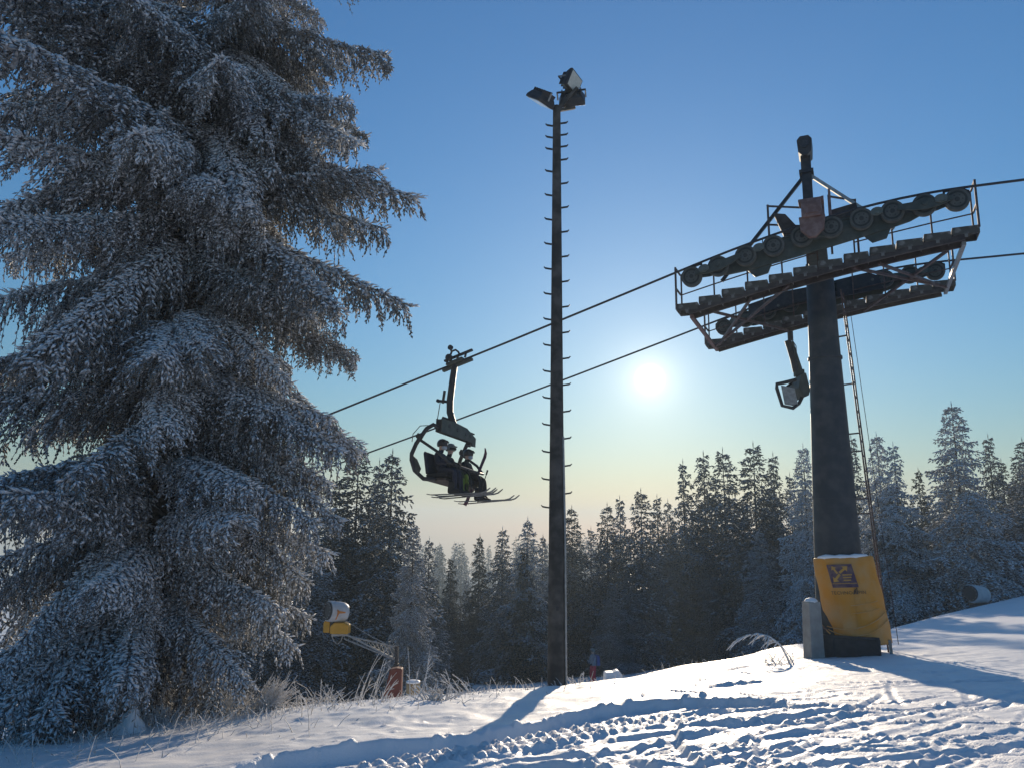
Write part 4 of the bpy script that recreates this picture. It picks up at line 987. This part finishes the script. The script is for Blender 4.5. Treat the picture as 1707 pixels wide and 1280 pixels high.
m = MB(); m.lathe((-.15, -.06, .40), (0, 1, 0), [(-.03, 0), (-.03, .065), (.03, .065), (.03, 0)], 16); m.build('guide_roller', 'dark', grip)
m = MB(); m.tube([(-.15, -.06, .40), (-.11, -.06, .28), (-.16, -.06, .14)], .026, 8); m.tube([(-.14, -.06, .20), (-.10, -.06, .30), (.0, -.06, .33), (.08, -.06, .27), (.13, -.06, .18)], .026, 8); m.build('guide_arm', 'dark', grip)
m = MB(); m.tube([(-.02, 0, .02), (-.06, 0, -.35), (-.10, 0, -.95), (-.08, 0, -1.25), (.02, 0, -1.50), (.12, 0, -1.66)], [.075, .08, .085, .085, .08, .07], 12); stem = m.build('hanger', 'dark', ch)
m = MB(); m.bar((-.24, -.05, -.70), (-.27, -.05, -1.02), .05); m.bar((-.40, -.05, -.95), (-.18, -.05, -.98), .06); m.build('step_bracket', 'dark', stem)
MB().tube([(-.34, -.06, -1.0), (-.40, -.06, -1.55)], .010, 6).build('pull_rod', 'dark', stem)
m = MB(); m.lathe((-.40, -.06, -.95), (0, 1, 0), [(-.03, 0), (-.03, .045), (.03, .045), (.03, 0)], 10); m.build('knob', 'dark', stem)
m = MB(); m.box((-.17, 0, -1.48), (.2, .22, .2), Matrix.Rotation(R_(20), 3, 'Y')); m.build('damper', 'dark', stem, bevel=.02)
HWD = .90; FO = .14                    # half width, forward offset of the seat frame
for sx in (-.07, .07):
    m = MB(); m.prism([(-HWD, -1.60), (-HWD, -1.91), (-HWD + .2, -1.91), (HWD - .22, -1.88), (HWD - .16, -1.97), (HWD, -1.96), (HWD, -1.74), (.40, -1.58), (-.25, -1.56)], (FO + sx, 0, 0), (0, 1, 0), (0, 0, 1), (1, 0, 0), .02); bx_ = m.build('overhead_plate', 'steel_green', ch)
m = MB(); m.box((FO, 0, -1.64), (.13, 1.7, .03)); m.box((FO, -.78, -1.76), (.13, .2, .3)); m.box((FO, .74, -1.84), (.13, .2, .22)); m.build('overhead_frame', 'dark', ch)
for yy in (-.52, -.1, .36, .6):
    m = MB(); m.lathe((FO + .083, yy, -1.72 - .03 * yy), (1, 0, 0), [(-.006, 0), (-.006, .05), (.006, .05), (.006, 0)], 14); m.build('frame_hole', 'dark', ch)
def arm_pts(s): return [(FO, s * HWD, -1.82), (FO - .10, s * (HWD + .08), -1.76), (FO - .24, s * (HWD + .14), -1.86), (FO - .44, s * (HWD + .22), -2.22), (FO - .52, s * (HWD + .25), -2.46), (FO - .52, s * (HWD + .24), -2.60), (FO - .44, s * (HWD + .20), -2.84), (FO - .24, s * (HWD + .12), -3.02), (FO + .05, s * (HWD + .04), -3.04)]
for s_ in (-1, 1):
    ar = MB().tube(arm_pts(s_), .05, 10).build('side_arm', 'dark', ch)
    m = MB(); m.box((FO - .38, s_ * (HWD + .19), -2.05), (.14, .12, .12), Matrix.Rotation(R_(30), 3, 'Y')); m.build('bar_hinge', 'dark', ar, bevel=.02)
    m = MB(); m.prism([(-.50, -2.50), (-.40, -2.58), (-.28, -2.80), (-.34, -2.94), (-.45, -2.78)], (FO, s_ * (HWD + .21), 0), (1, 0, 0), (0, 0, 1), (0, 1, 0), .05); m.build('arm_gusset', 'steel_green', ar)
MB().tube([(FO - .12, -HWD - .12, -1.78), (FO - .38, -HWD - .20, -1.80), (FO - .52, -HWD - .26, -2.0), (FO - .53, -HWD - .26, -2.18)], .010, 6).build('cable_loop', 'dark', ch)
for k in range(4):
    y = -.69 + .46 * k
    m = MB(); m.prism([(-.26, .02), (-.22, -.05), (.28, -.02), (.30, .05), (.26, .08), (-.2, .05)], (FO, y, -2.94), (1, 0, 0), (0, 0, 1), (0, 1, 0), .44); m.build('seat', 'blackcloth', ch, bevel=.02)
    m = MB(); m.prism([(-.26, .02), (-.36, .50), (-.34, .56), (-.28, .54), (-.18, .06)], (FO, y, -2.92), (1, 0, 0), (0, 0, 1), (0, 1, 0), .44); m.build('backrest', 'navy', ch, bevel=.02)
m = MB(); m.box((FO + .02, 0, -3.02), (.54, 1.9, .06)); m.build('seat_pan', 'steel_rust', ch, bevel=.01)
m = MB(); m.tube([(FO - .44, -HWD - .18, -2.08), (FO + .1, -HWD - .10, -2.42), (FO + .32, -HWD - .02, -2.64), (FO + .34, -.5, -2.66), (FO + .34, .5, -2.66), (FO + .32, HWD + .02, -2.64), (FO + .1, HWD + .10, -2.42), (FO - .44, HWD + .18, -2.08)], .034, 8); rb = m.build('restraint_bar', 'dark', ch)
for y in (-.46, .0, .46):
    m = MB(); m.tube([(FO + .34, y, -2.66), (FO + .46, y, -2.9), (FO + .50, y, -3.30), (FO + .50, y - .17, -3.31)], .018, 6); m.build('footrest', 'dark', rb)
for y, lb, jk, trs, hm, yw, mk, gg, sca, am, skm in ((-.62, 'rider in dark clothes and dark helmet, leftmost on the chair', 'navy', 'navy', 'helmet', R_(-12), True, .085, .90, 'bar', 'skipale'),
     (-.20, 'rider with the pale grey helmet and lime trousers, middle of the three', 'blackcloth', 'lime', 'helmet_grey', R_(-14), False, .015, .86, 'lap', 'skidark'),
     (.74, 'rider with goggles on the helmet, rightmost on the chair beside the empty seat', 'blackcloth', 'blackcloth', 'helmet', R_(4), True, .085, .90, 'lap', 'skipale')):
    seated_person(chair_m @ Matrix.Translation((FO - .03, y, -2.88)), lb, jk, trs, hm, yw, mk, gg, sca, am, skm)
# loose ski held upright across the knees
p0 = at(776, 842, gp.y + .35); p1 = at(814, 748, gp.y + .1); d = (p1 - p0)
q = d.to_track_quat('X', 'Z'); o = link('upright_ski', ski_mesh(d.length, .11, M['purple'])); o.matrix_world = Matrix.Translation((p0 + p1) / 2 - d * .04) @ (q @ Quaternion((1, 0, 0), R_(70))).to_matrix().to_4x4()
tag(o, 'plum coloured ski held upright at a slant in front of the right rider', 'ski')
pm = thing('ski_pole', 'dark ski pole with round grip held by the right rider on the chair', 'ski pole', at(800, 786, gp.y - .1))
a = at(812, 786, gp.y) - pm.location; c = at(796, 838, gp.y + .1) - pm.location
MB().tube([a, c], .012, 6).build('shaft', 'dark', pm); m = MB(); m.lathe(a, (c - a), [(-.05, 0), (-.04, .022), (.07, .02), (.08, 0)], 8); m.build('handle', 'dark', pm); m = MB(); m.lathe(a + (c - a) * .93, (c - a), [(0, 0), (0, .045), (.012, .045), (.012, 0)], 10); m.build('basket', 'dark', pm)

# ------------------------------------------------------------------ empty chair on the far rope, seen end-on behind the tower
yE = 20.9
ec = at(1316, 522, yE)
emp = thing('chairlift_chair', 'empty chairlift chair hanging from the far rope just left of the tower tube', 'chairlift chair', ec)
def E_(px, py, dy=0): return at(px, py, yE + dy) - ec
MB().tube([E_(1316, 512), E_(1316, 535), E_(1318, 568)], .075, 10).build('hanger', 'dark', emp)
m = MB(); m.bar(E_(1319, 548), E_(1325, 541), .06); m.bar(E_(1318, 551), E_(1323, 549), .08); m.build('step_bracket', 'dark', emp)
MB().tube([E_(1313, 568), E_(1322, 598), E_(1327, 620)], .085, 10).build('lower_hanger', 'dark', emp)
MB().tube([E_(1319, 570), E_(1328, 598), E_(1336, 622)], .06, 8).build('lower_hanger_tube', 'steel_green', emp)
MB().tube([E_(1320, 566, -.1), E_(1327, 577, -.1), E_(1328, 592, -.1)], .012, 6).build('cable_loop', 'dark', emp)
m = MB(); m.bar(E_(1324, 622), E_(1340, 622), .16, .2); m.build('overhead_hub', 'steel_green', emp, bevel=.02)
pan = lambda pts, th, dy0: (lambda P: MB().prism([(p.dot(Vector((1, 0, 0))), p.z) for p in P], Vector((0, dy0, 0)), (1, 0, 0), (0, 0, 1), (0, 1, 0), th))([E_(*p) for p in pts])
pan([(1328, 628), (1336, 625), (1343, 652), (1341, 662), (1334, 665), (1324, 650)], .9, .1).build('backrest', 'steel_green', emp, bevel=.02)
pan([(1297, 645), (1319, 650), (1325, 680), (1303, 676)], .06, -.25).build('seat', 'galv', emp, bevel=.01)
MB().tube([E_(1326, 633, -.2), E_(1306, 638, -.3), E_(1295, 640, -.3), E_(1295, 647, -.3), E_(1304, 676, -.3), E_(1322, 680, -.3), E_(1332, 672, -.2), E_(1337, 662, -.1)], .05, 8).build('side_arm', 'dark', emp)
MB().tube([E_(1326, 633, .35), E_(1310, 646, .3), E_(1322, 648, .3), E_(1340, 640, .3)], .035, 8).build('side_arm', 'dark', emp)
MB().tube([E_(1338, 625, -.3), E_(1341, 640, -.3), E_(1342, 652, -.3)], .02, 6).build('restraint_bar', 'dark', emp)

# ------------------------------------------------------------------ floodlight mast
PB = on_ground(928, 15.0); ptop = at(929, 178, 15.0); PH = ptop.z - PB.z
pole = thing('floodlight_mast', 'tall slender dark floodlight mast with climbing pegs in the middle', 'lamp mast', PB)
m = MB(); dl = (ptop - PB)
m.lathe((0, 0, 0), (0, 0, 1), [(-.3, .185), (0, .18), (PH * .5, .128), (PH, .082)], 10); mp_ = m.build('shaft', 'pole', pole); mp_.data.polygons.foreach_set('use_smooth', [True] * len(mp_.data.polygons))
sh = Matrix.Identity(3)
peg = MB(); peg.bar((.0, 0, 0), (.125, 0, .02), .032, .03); peg.bar((.12, 0, .015), (.15, 0, .05), .022, .022)
me_pg = peg.mesh('climbing_peg', 'dark')
z = PH - .42; i = 0
while z > 2.75:
    sgn = 1 if i % 2 else -1; r = np.interp(z, [0, PH * .5, PH], [.18, .128, .082])
    if i < 3:
        for s_ in (-1, 1):
            o = link('climbing_peg', me_pg, pole, (s_ * r * .97, 0, z + .03 * s_)); o.rotation_euler = (0, 0, 0 if s_ > 0 else math.pi)
    else:
        o = link('climbing_peg', me_pg, pole, (sgn * r * .97, 0, z)); o.rotation_euler = (0, 0, 0 if sgn > 0 else math.pi)
    z -= .265; i += 1
MB().tube([(.17, -.09, -.2), (.155, -.08, 2.6), (.12, -.075, 4.6)], .022, 8).build('cable_conduit', 'galv', pole)
m = MB(); m.box((.0, -.2, 1.4), (.05, .02, .08)); m.build('number_plate', 'dark', pole)
me_fl = {}
def floodlight(center, aim, upv, label_unused, w=.56, h=.44):
    x, y, d = frame(aim, upv); m = MB(); prof_ = [(.0, 1.0), (.06, 1.0), (.16, .82), (.24, .45)]
    vs, fs = [], []
    for dd, k in prof_:
        for i_, j_ in ((-1, -1), (1, -1), (1, 1), (-1, 1)): vs.append(center - d * dd + x * (i_ * w / 2 * k) + y * (j_ * h / 2 * k))
    for a_ in range(3):
        for k in range(4): fs.append((a_ * 4 + k, a_ * 4 + (k + 1) % 4, a_ * 4 + 4 + (k + 1) % 4, a_ * 4 + 4 + k))
    fs += [(0, 1, 2, 3)[::-1], (12, 13, 14, 15)]; m._add(vs, fs); ho = m.build('lamp_housing', 'dark', pole, bevel=.012)
    m = MB(); m.prism([(-w * .43, -h * .42), (w * .43, -h * .42), (w * .43, h * .42), (-w * .43, h * .42)], center + d * .006, x, y, d, .008); m.build('lamp_glass', 'lens', ho)
    m = MB()
    for k in range(5): m.prism([(-w * .36 + k * w * .18 - .012, -h * .36), (-w * .36 + k * w * .18 + .012, -h * .36), (-w * .36 + k * w * .18 + .012, h * .36), (-w * .36 + k * w * .18 - .012, h * .36)], center - d * .20, x, y, d, .10)
    m.build('cooling_fins', 'dark', ho)
    for s_ in (-1, 1): MB().bar(center + x * (s_ * (w / 2 + .02)) - d * .09, center + x * (s_ * (w / 2 + .02)) - d * .26 - y * .02, .03, .02).build('bracket_arm', 'galv', ho)
    MB().bar(center - x * (w / 2 + .03) - d * .26 - y * .02, center + x * (w / 2 + .03) - d * .26 - y * .02, .03, .03).build('bracket_bar', 'dark', ho)
    return ho
T_ = Vector((0, 0, PH))
off = lambda px, py, dy=0: at(px, py, 15 + dy) - PB
floodlight(off(899, 172, -.05), Vector((-.45, .35, -.75)), Vector((.8, .1, .5)), '')
floodlight(off(958, 138, .0), Vector((.75, -.55, -.30)), Vector((.3, 0, 1)), '', .46, .40)
floodlight(off(954, 172, .25), Vector((.15, .75, -.62)), Vector((0, .3, 1)), '')
m = MB(); m.bar(T_ + Vector((0, 0, -.1)), off(896, 158, -.02), .06); m.bar(T_ + Vector((0, 0, -.12)), off(962, 147, -.02), .06); m.bar(T_ + Vector((0, 0, -.1)), off(958, 180, .2), .06); m.build('lamp_bracket', 'pole', pole)

# ------------------------------------------------------------------ snow guns, mats, barrel
def drum(parent, c, axis, L, r, mbody, front=True):
    m = MB(); m.lathe(c, axis, [(-L / 2, r * .80), (-L / 2 + .05, r * .93), (-L * .2, r), (L * .3, r * .98), (L / 2 - .04, r * .9), (L / 2, r * .80)], 28); b = m.build('drum', mbody, parent); b.data.polygons.foreach_set('use_smooth', [True] * (28 * 5) + [False] * 2)
    a, bb_, d = frame(axis); m = MB(); m.lathe(Vector(c) + d * (L / 2 + .008), axis, [(-.05, r * .86), (.03, r * .86), (.03, r * .76), (-.002, r * .70), (-.002, 0)], 24); m.build('fan_mouth', 'dark', b)
    m = MB()
    for k in range(12):
        t = k * math.pi / 6; m.lathe(Vector(c) + d * (L / 2 + .02) + (a * math.cos(t) + bb_ * math.sin(t)) * r * .72, axis, [(-.02, .0), (-.02, .02), (.02, .016), (.02, 0)], 6)
    tag(m.build('nozzle_ring', 'galv', b), kind='stuff')
    return b
Yg = 25.5; gb = on_ground(652, Yg)
gun = thing('snow_gun', 'white and yellow fan snow gun on a lattice lance, before the dark spruces', 'snow gun', gb)
G_ = lambda px, py, dy=0: at(px, py, Yg + dy) - gb
axg = Vector((-.72, -.62, .12))
db = drum(gun, G_(561, 1019), axg, .64, .32, 'white')
m = MB(); a_, b_, d_ = frame(axg); m.lathe(Vector(G_(561, 1019)) + d_ * .18, axg, [(-.06, .0), (-.06, .326), (.12, .312), (.12, 0)], 28); m.build('front_collar', 'white', db)
m = MB(); m.prism([(-.17, -.16), (-.05, -.17), (.06, .02), (.33, .05), (.34, .09), (.05, .10), (-.06, .20), (-.16, .15)], G_(561, 1021) + Vector((.10, -.32, 0)), Vector((.80, -.52, 0)).normalized(), (0, 0, 1), Vector((.52, .80, 0)).normalized(), .03); m.build('orange_stripe', 'orange', db)
m = MB(); m.prism([(-.28, -.18), (.30, -.18), (.30, .10), (.16, .16), (-.16, .16), (-.28, .04)], G_(567, 1045), (1, 0, 0), (0, 0, 1), (0, 1, 0), .42); m.build('machine_body', 'gunyellow', gun, bevel=.03)
m = MB(); m.prism([(-.10, -.20), (.10, -.20), (.10, .12), (-.06, .16), (-.10, .1)], G_(546, 1042), (1, 0, 0), (0, 0, 1), (0, 1, 0), .3); m.build('side_box', 'gunyellow', gun, bevel=.02)
m = MB(); m.bar(G_(556, 1032), G_(556, 1054), .22, .3); m.build('yoke', 'dark', gun)
m = MB(); m.bar(G_(553, 1056), G_(580, 1056), .12); m.build('head_plate', 'galv', gun)
A1, A2 = G_(574, 1055, -.1), G_(664, 1101, .1); B1, B2 = G_(576, 1058, -.1), G_(658, 1078, .1); C1, C2 = G_(574, 1064, .25), G_(660, 1100, .35)
boom = MB().tube([A1, A2], .03, 8).build('boom_chord', 'galv', gun)
for p, q_ in ((B1, B2), (C1, C2)): MB().tube([p, q_], .024, 8).build('boom_chord', 'galv', gun)
n = 12
for i in range(n):
    t0, t1 = i / n, (i + .5) / n
    MB().tube([A1.lerp(A2, t0), B1.lerp(B2, t1)], .011, 5).build('lattice_bar', 'galv', boom); MB().tube([B1.lerp(B2, t1), A1.lerp(A2, (i + 1) / n)], .011, 5).build('lattice_bar', 'galv', boom)
    MB().tube([A1.lerp(A2, t0), C1.lerp(C2, t0)], .009, 5).build('lattice_bar', 'galv', boom)
MB().tube([G_(577, 1034), G_(615, 1058), G_(652, 1077)], .014, 6).build('stay_cable', 'galv', gun)
MB().tube([G_(553, 1057), G_(556, 1068), G_(562, 1073), G_(568, 1068), G_(571, 1060)], .016, 6).build('hose_loop', 'galv', gun)
m = MB(); m.bar(G_(661, 1076), G_(661, 1108), .10); m.bar(G_(661, 1105), G_(656, 1170), .16); m.build('mast', 'dark', gun)
m = MB(); m.tube([G_(646, 1106), G_(652, 1114), G_(662, 1113)], .03, 6); m.build('valve_pipe', 'galv', gun)
rb_ = on_ground(655, 24.0)
o = MB(); o.prism([(-.30, -.25), (.25, -.25), (.26, .78), (.10, .80), (-.10, .76)], (0, 0, 0), (1, 0, 0), (0, 0, 1), (0, 1, 0), .35); rm = o.build('impact_mat', 'redmat', None, at(655, 1159, 24.0), bevel=.03); tag(rm, 'rust-red padded mat leaning at the foot of the lance snow gun', 'safety mat')
bl_ = at(688, 1160, 22.5)
br_ = thing('barrel', 'beige tin barrel with a snow lid behind the snowy crest', 'barrel', bl_)
m = MB(); m.lathe((0, 0, 0), (0, 0, 1), [(-.45, .19), (.05, .19), (.06, .197), (.08, .19), (.30, .19), (.32, .197), (.34, .19), (.37, .185)], 22); m.build('body', 'barrel', br_)
m = MB(); m.lathe((0, 0, .37), (0, 0, 1), [(-.01, .19), (.025, .195), (.05, .15), (.06, .05)], 22); m.build('snow_lid', 'snow', br_)
Yr = 37.5; g2b = on_ground(1627, Yr)
gun2 = thing('snow_gun', 'white fan snow gun half hidden behind the snow crest on the right', 'snow gun', g2b)
G2 = lambda px, py, dy=0: at(px, py, Yr + dy) - g2b
ax2 = Vector((-.86, -.48, .10)); d2 = drum(gun2, G2(1628, 990), ax2, 1.05, .43, 'white')
m = MB(); m.prism([(-.35, -.3), (.35, -.3), (.3, .0), (-.3, .0)], G2(1632, 1003), (1, 0, 0), (0, 0, 1), (0, 1, 0), .5); m.build('machine_body', 'steel_rust', gun2, bevel=.02)
for sx in (-.5, .5): MB().bar(G2(1632, 1005), Vector((sx + G2(1632, 1005).x, 0, -.2)), .09).build('leg', 'dark', gun2)

# ------------------------------------------------------------------ skier beyond the crest
Ys = 43.0; sp = at(989, 1139, Ys)
per = thing('person', 'standing skier in red trousers and grey jacket with a blue backpack', 'person', sp, R_(200))
J = [((0, 0, .95), .16), ((0, 0, 1.12), .15), ((.0, 0, 1.32), .17), ((0, 0, 1.44), .10), ((.01, 0, 1.52), .06), ((.02, 0, 1.60), .09), ((.02, 0, 1.68), .092)]; E = [(0, 1), (1, 2), (2, 3), (3, 4), (4, 5), (5, 6)]
for s in (-1, 1):
    i = len(J); J += [((0, s * .20, 1.38), .085), ((.04, s * .27, 1.14), .068), ((.20, s * .22, 1.00), .05)]; E += [(2, i), (i, i + 1), (i + 1, i + 2)]
    hand_joints(J, E, i + 2, (.20, s * .22, 1.00), (1, -s * .2, -.2), (0, -s, .3), (0, 0, -1))
    i = len(J); J += [((0, s * .11, .84), .125), ((.04, s * .15, .48), .10), ((-.02, s * .17, .14), .095), ((.12, s * .18, .07), .06)]; E += [(0, i), (i, i + 1), (i + 1, i + 2), (i + 2, i + 3)]
link('body', body_mesh('body', [(Vector(p), r) for p, r in J], E, ['greycloth', 'redcloth', 'skin', 'blackcloth'], lambda c: 2 if c.z > 1.525 else (1 if c.z < .93 and abs(c.x) < .17 and c.z > .12 else (3 if c.z < .12 or (c.x > .19 and c.z < 1.1) else 0))), per)
head_parts(per, (.02, 0, 1.645), 0, 'helmet_grey', False, .02)
m = MB(); m.prism([(-.36, -.26), (-.16, -.28), (-.14, .24), (-.22, .28), (-.34, .18)], (0, 0, 1.18), (1, 0, 0), (0, 0, 1), (0, 1, 0), .32); o = m.build('backpack', 'bluecloth', per, bevel=.05)

# ------------------------------------------------------------------ frosted plants on the crest
def stem_arr(g, base, az, tilt, L, r, bend, n=5):
    q = np.linspace(0, 1, n); d = np.array([math.cos(az) * math.sin(tilt), math.sin(az) * math.sin(tilt), math.cos(tilt)])
    p = base + d * (L * q)[:, None] + np.array([math.cos(az), math.sin(az), -.6]) * (bend * L * q ** 2.2)[:, None]
    return p, r * (1.0 - .65 * q) + .002
def tuft(name, label, cat, px, Y, n, L, spread, r, seed, az0=None, side=0.0, group='frosted plants on the crest', sink=.05, bend=.15):
    g = np.random.default_rng(seed); b = on_ground(px, Y); paths, rad = [], []
    for i in range(n):
        az = g.uniform(0, 6.28) if az0 is None else az0 + g.normal(0, .55); ti = abs(g.normal(0, spread)) + side
        p, rr = stem_arr(g, np.array([g.normal(0, .06 + .1 * spread), g.normal(0, .10), -sink]), az, ti, L * g.uniform(.45, 1.1), r, bend * g.uniform(-.3, 1.6)); paths.append(p); rad.append(rr)
        for _ in range(g.poisson(1.6)):
            t = g.uniform(.3, .9); k = p[0] + (p[-1] - p[0]) * t; p2, r2 = stem_arr(g, np.array([np.interp(t, np.linspace(0, 1, 5), p[:, a]) for a in range(3)]), az + g.normal(0, 1.2), ti + g.uniform(.2, .8), L * g.uniform(.08, .28), r * .75, .1, 3); paths.append(p2); rad.append(r2)
    V, T = tubes_np(paths, rad, 4); o = link(name, mesh_np(name, V, T, M['stem'], smooth=True)); o.location = b
    return tag(o, label, cat, group)
tuft('frosted_shrub', 'bundle of stiff frosted stems fanning right beside the big spruce', 'shrub', 452, 12.4, 120, .62, .42, .0065, 1, 0.1, .25)
tuft('frosted_shrub', 'loose frosted stems rising right at the foot of the big spruce', 'shrub', 400, 12.3, 70, .60, .5, .006, 2, .4, .1)
tuft('frosted_shrub', 'pale frosted tuft in front of the spruce trunk', 'shrub', 285, 11.6, 110, .34, .6, .006, 3)
tuft('frosted_weed', 'tall bare frosted stalks in front of the red mat', 'weed', 618, 14.2, 6, .95, .30, .007, 4, 0.3, .1)
tuft('frosted_weed', 'thin frosted stalks crossing the red mat', 'weed', 645, 14.0, 7, .70, .25, .006, 5, .2, .15)
tuft('frosted_weed', 'low tangled frosted weed left of the red mat', 'weed', 560, 13.2, 40, .45, .8, .008, 6, None, .4)
tuft('frosted_weed', 'frosted weed clump with lumps of rime below the beige barrel', 'weed', 735, 12.6, 46, .40, .7, .011, 7, None, .3)
tuft('frosted_weed', 'single upright frosted stalk right of the beige barrel', 'weed', 702, 14.0, 4, .85, .12, .008, 8)
tuft('frosted_weed', 'forked frosted twig standing out left of the lamp mast', 'weed', 776, 14.3, 8, .55, .5, .009, 9, 2.6, .2)
tuft('frosted_weed', 'small frosted stub with thorny twigs right of the mast foot', 'weed', 968, 15.6, 12, .34, .5, .016, 10)
tuft('frosted_weed', 'low frosted tuft left of the cone-shaped snowy tuft', 'weed', 90, 10.6, 40, .40, .35, .006, 13)
tuft('frosted_weed', 'single frosted stalk in front of the spruce trunk', 'weed', 216, 11.3, 3, .62, .08, .009, 14)
# the arching plume near the tower
ap = on_ground(1312, 15.6); g = np.random.default_rng(17); paths, rad = [], []
main = np.array([list(at(px, py, 15.6) - ap) for px, py in ((1322, 1112), (1312, 1095), (1304, 1080), (1296, 1070), (1282, 1060), (1262, 1055), (1240, 1060), (1222, 1074))]); main[0, 2] -= .1
paths.append(main); rad.append(np.linspace(.024, .010, 8))
for i in range(30):
    t = g.uniform(.42, 1); p = np.array([np.interp(t, np.linspace(0, 1, 8), main[:, k]) for k in range(3)]); L = g.uniform(.12, .36) * (1.15 - .4 * t); d = np.array([-g.uniform(.5, 1.0), g.normal(0, .45), -g.uniform(-.15, .55)]); q = np.linspace(0, 1, 4)
    paths.append(p + d * (L * q)[:, None] + np.array([0, 0, -.35 * L]) * (q ** 2)[:, None]); rad.append(np.array([.016, .015, .012, .005]))
second = np.array([list(at(px, py, 15.55) - ap) for px, py in ((1328, 1115), (1318, 1096), (1308, 1082), (1300, 1072))]); paths.append(second); rad.append(np.linspace(.014, .006, 4))
V, T = tubes_np(paths, rad, 5); o = link('frosted_weed', mesh_np('frosted_weed', V, T, M['stem'], smooth=True)); o.location = ap
tag(o, 'arching plume of a frosted weed left of the concrete post', 'weed', 'frosted plants on the crest')
tuft('frosted_weed', 'low frosted litter under the arching plume', 'weed', 1285, 15.3, 40, .42, .9, .007, 18, None, .5)
# uncounted frosted grass along the crest
g = np.random.default_rng(31); paths, rad = [], []
for i in range(1500):
    u = g.random(); px = np.interp(u, [0, .55, .85, 1], [-30, 520, 900, 1330]) + g.normal(0, 12); cx_ = at(px, 900, 12).x
    Yc = float(np.interp(px, [-50, 100, 450, 700, 928, 1150, 1330], [10.8, 11, 12.4, 13.8, 15.3, 17.5, 17.0]))
    Y = Yc + g.normal(-.35, .55) - (g.random() < .22) * g.uniform(0, 2.4)
    p = at(px, 900, Y); b = np.array([p.x, Y, gz(p.x, Y) - .03]); L = g.gamma(3, .045) * (1.25 if px < 560 else .75)
    q, r = stem_arr(g, b, g.uniform(0, 6.28), abs(g.normal(.25, .35)), min(L, .5), g.uniform(.0035, .007), g.uniform(0, .5), 4); paths.append(q); rad.append(r)
V, T = tubes_np(paths, rad, 3); o = link('frosted_grass', mesh_np('frosted_grass', V, T, M['stem'], smooth=True)); tag(o, 'short frosted grass sticking through the snow along the crest', 'grass', None, 'stuff')
# snow-covered tuft and snow block
ct = on_ground(247, 11.0); m = MB(); n = 14; prof_c = [(-.06, .24), (.03, .21), (.10, .15), (.18, .10), (.26, .055), (.33, .02)]
m.lathe((0, 0, 0), (.08, -.05, 1), prof_c, n); rr_ = random.Random(2); m.v = [(x + rr_.gauss(0, .016), y + rr_.gauss(0, .016), z + rr_.gauss(0, .01)) for x, y, z in m.v]; m.sm = [True] * len(m.sm)
o = m.build('snowy_tuft', 'snow', None, ct); tag(o, 'cone-shaped tuft of grass capped in snow before the spruce', 'tuft')
cb = on_ground(1018, 16.0); m = MB(); m.prism([(-.18, -.1), (.19, -.1), (.18, .14), (.10, .23), (.0, .19), (-.16, .18)], (0, 0, 0), (1, 0, 0), (0, 0, 1), (0, 1, 0), .28); o = m.build('snow_block', 'snow', None, cb, bevel=.03); tag(o, 'upright block of broken snow on the crest right of the skier', 'snow block')

# ------------------------------------------------------------------ air
hz = MB(); hz.box((0, 620, -43), (1830, 1400, 146)); hm_ = bpy.data.materials.new('haze'); hm_.use_nodes = True; t = hm_.node_tree; t.nodes.clear()
pv_ = N(t, 'ShaderNodeVolumePrincipled'); pv_.inputs['Color'].default_value = (0.70, 0.87, 1.0, 1); pv_.inputs['Density'].default_value = 0.0011; pv_.inputs['Anisotropy'].default_value = 0.22
mo = N(t, 'ShaderNodeOutputMaterial'); t.links.new(pv_.outputs[0], mo.inputs['Volume'])
M['haze'] = hm_; o = hz.build('haze', 'haze'); tag(o, 'thin pale winter haze filling the air', 'haze', None, 'stuff')
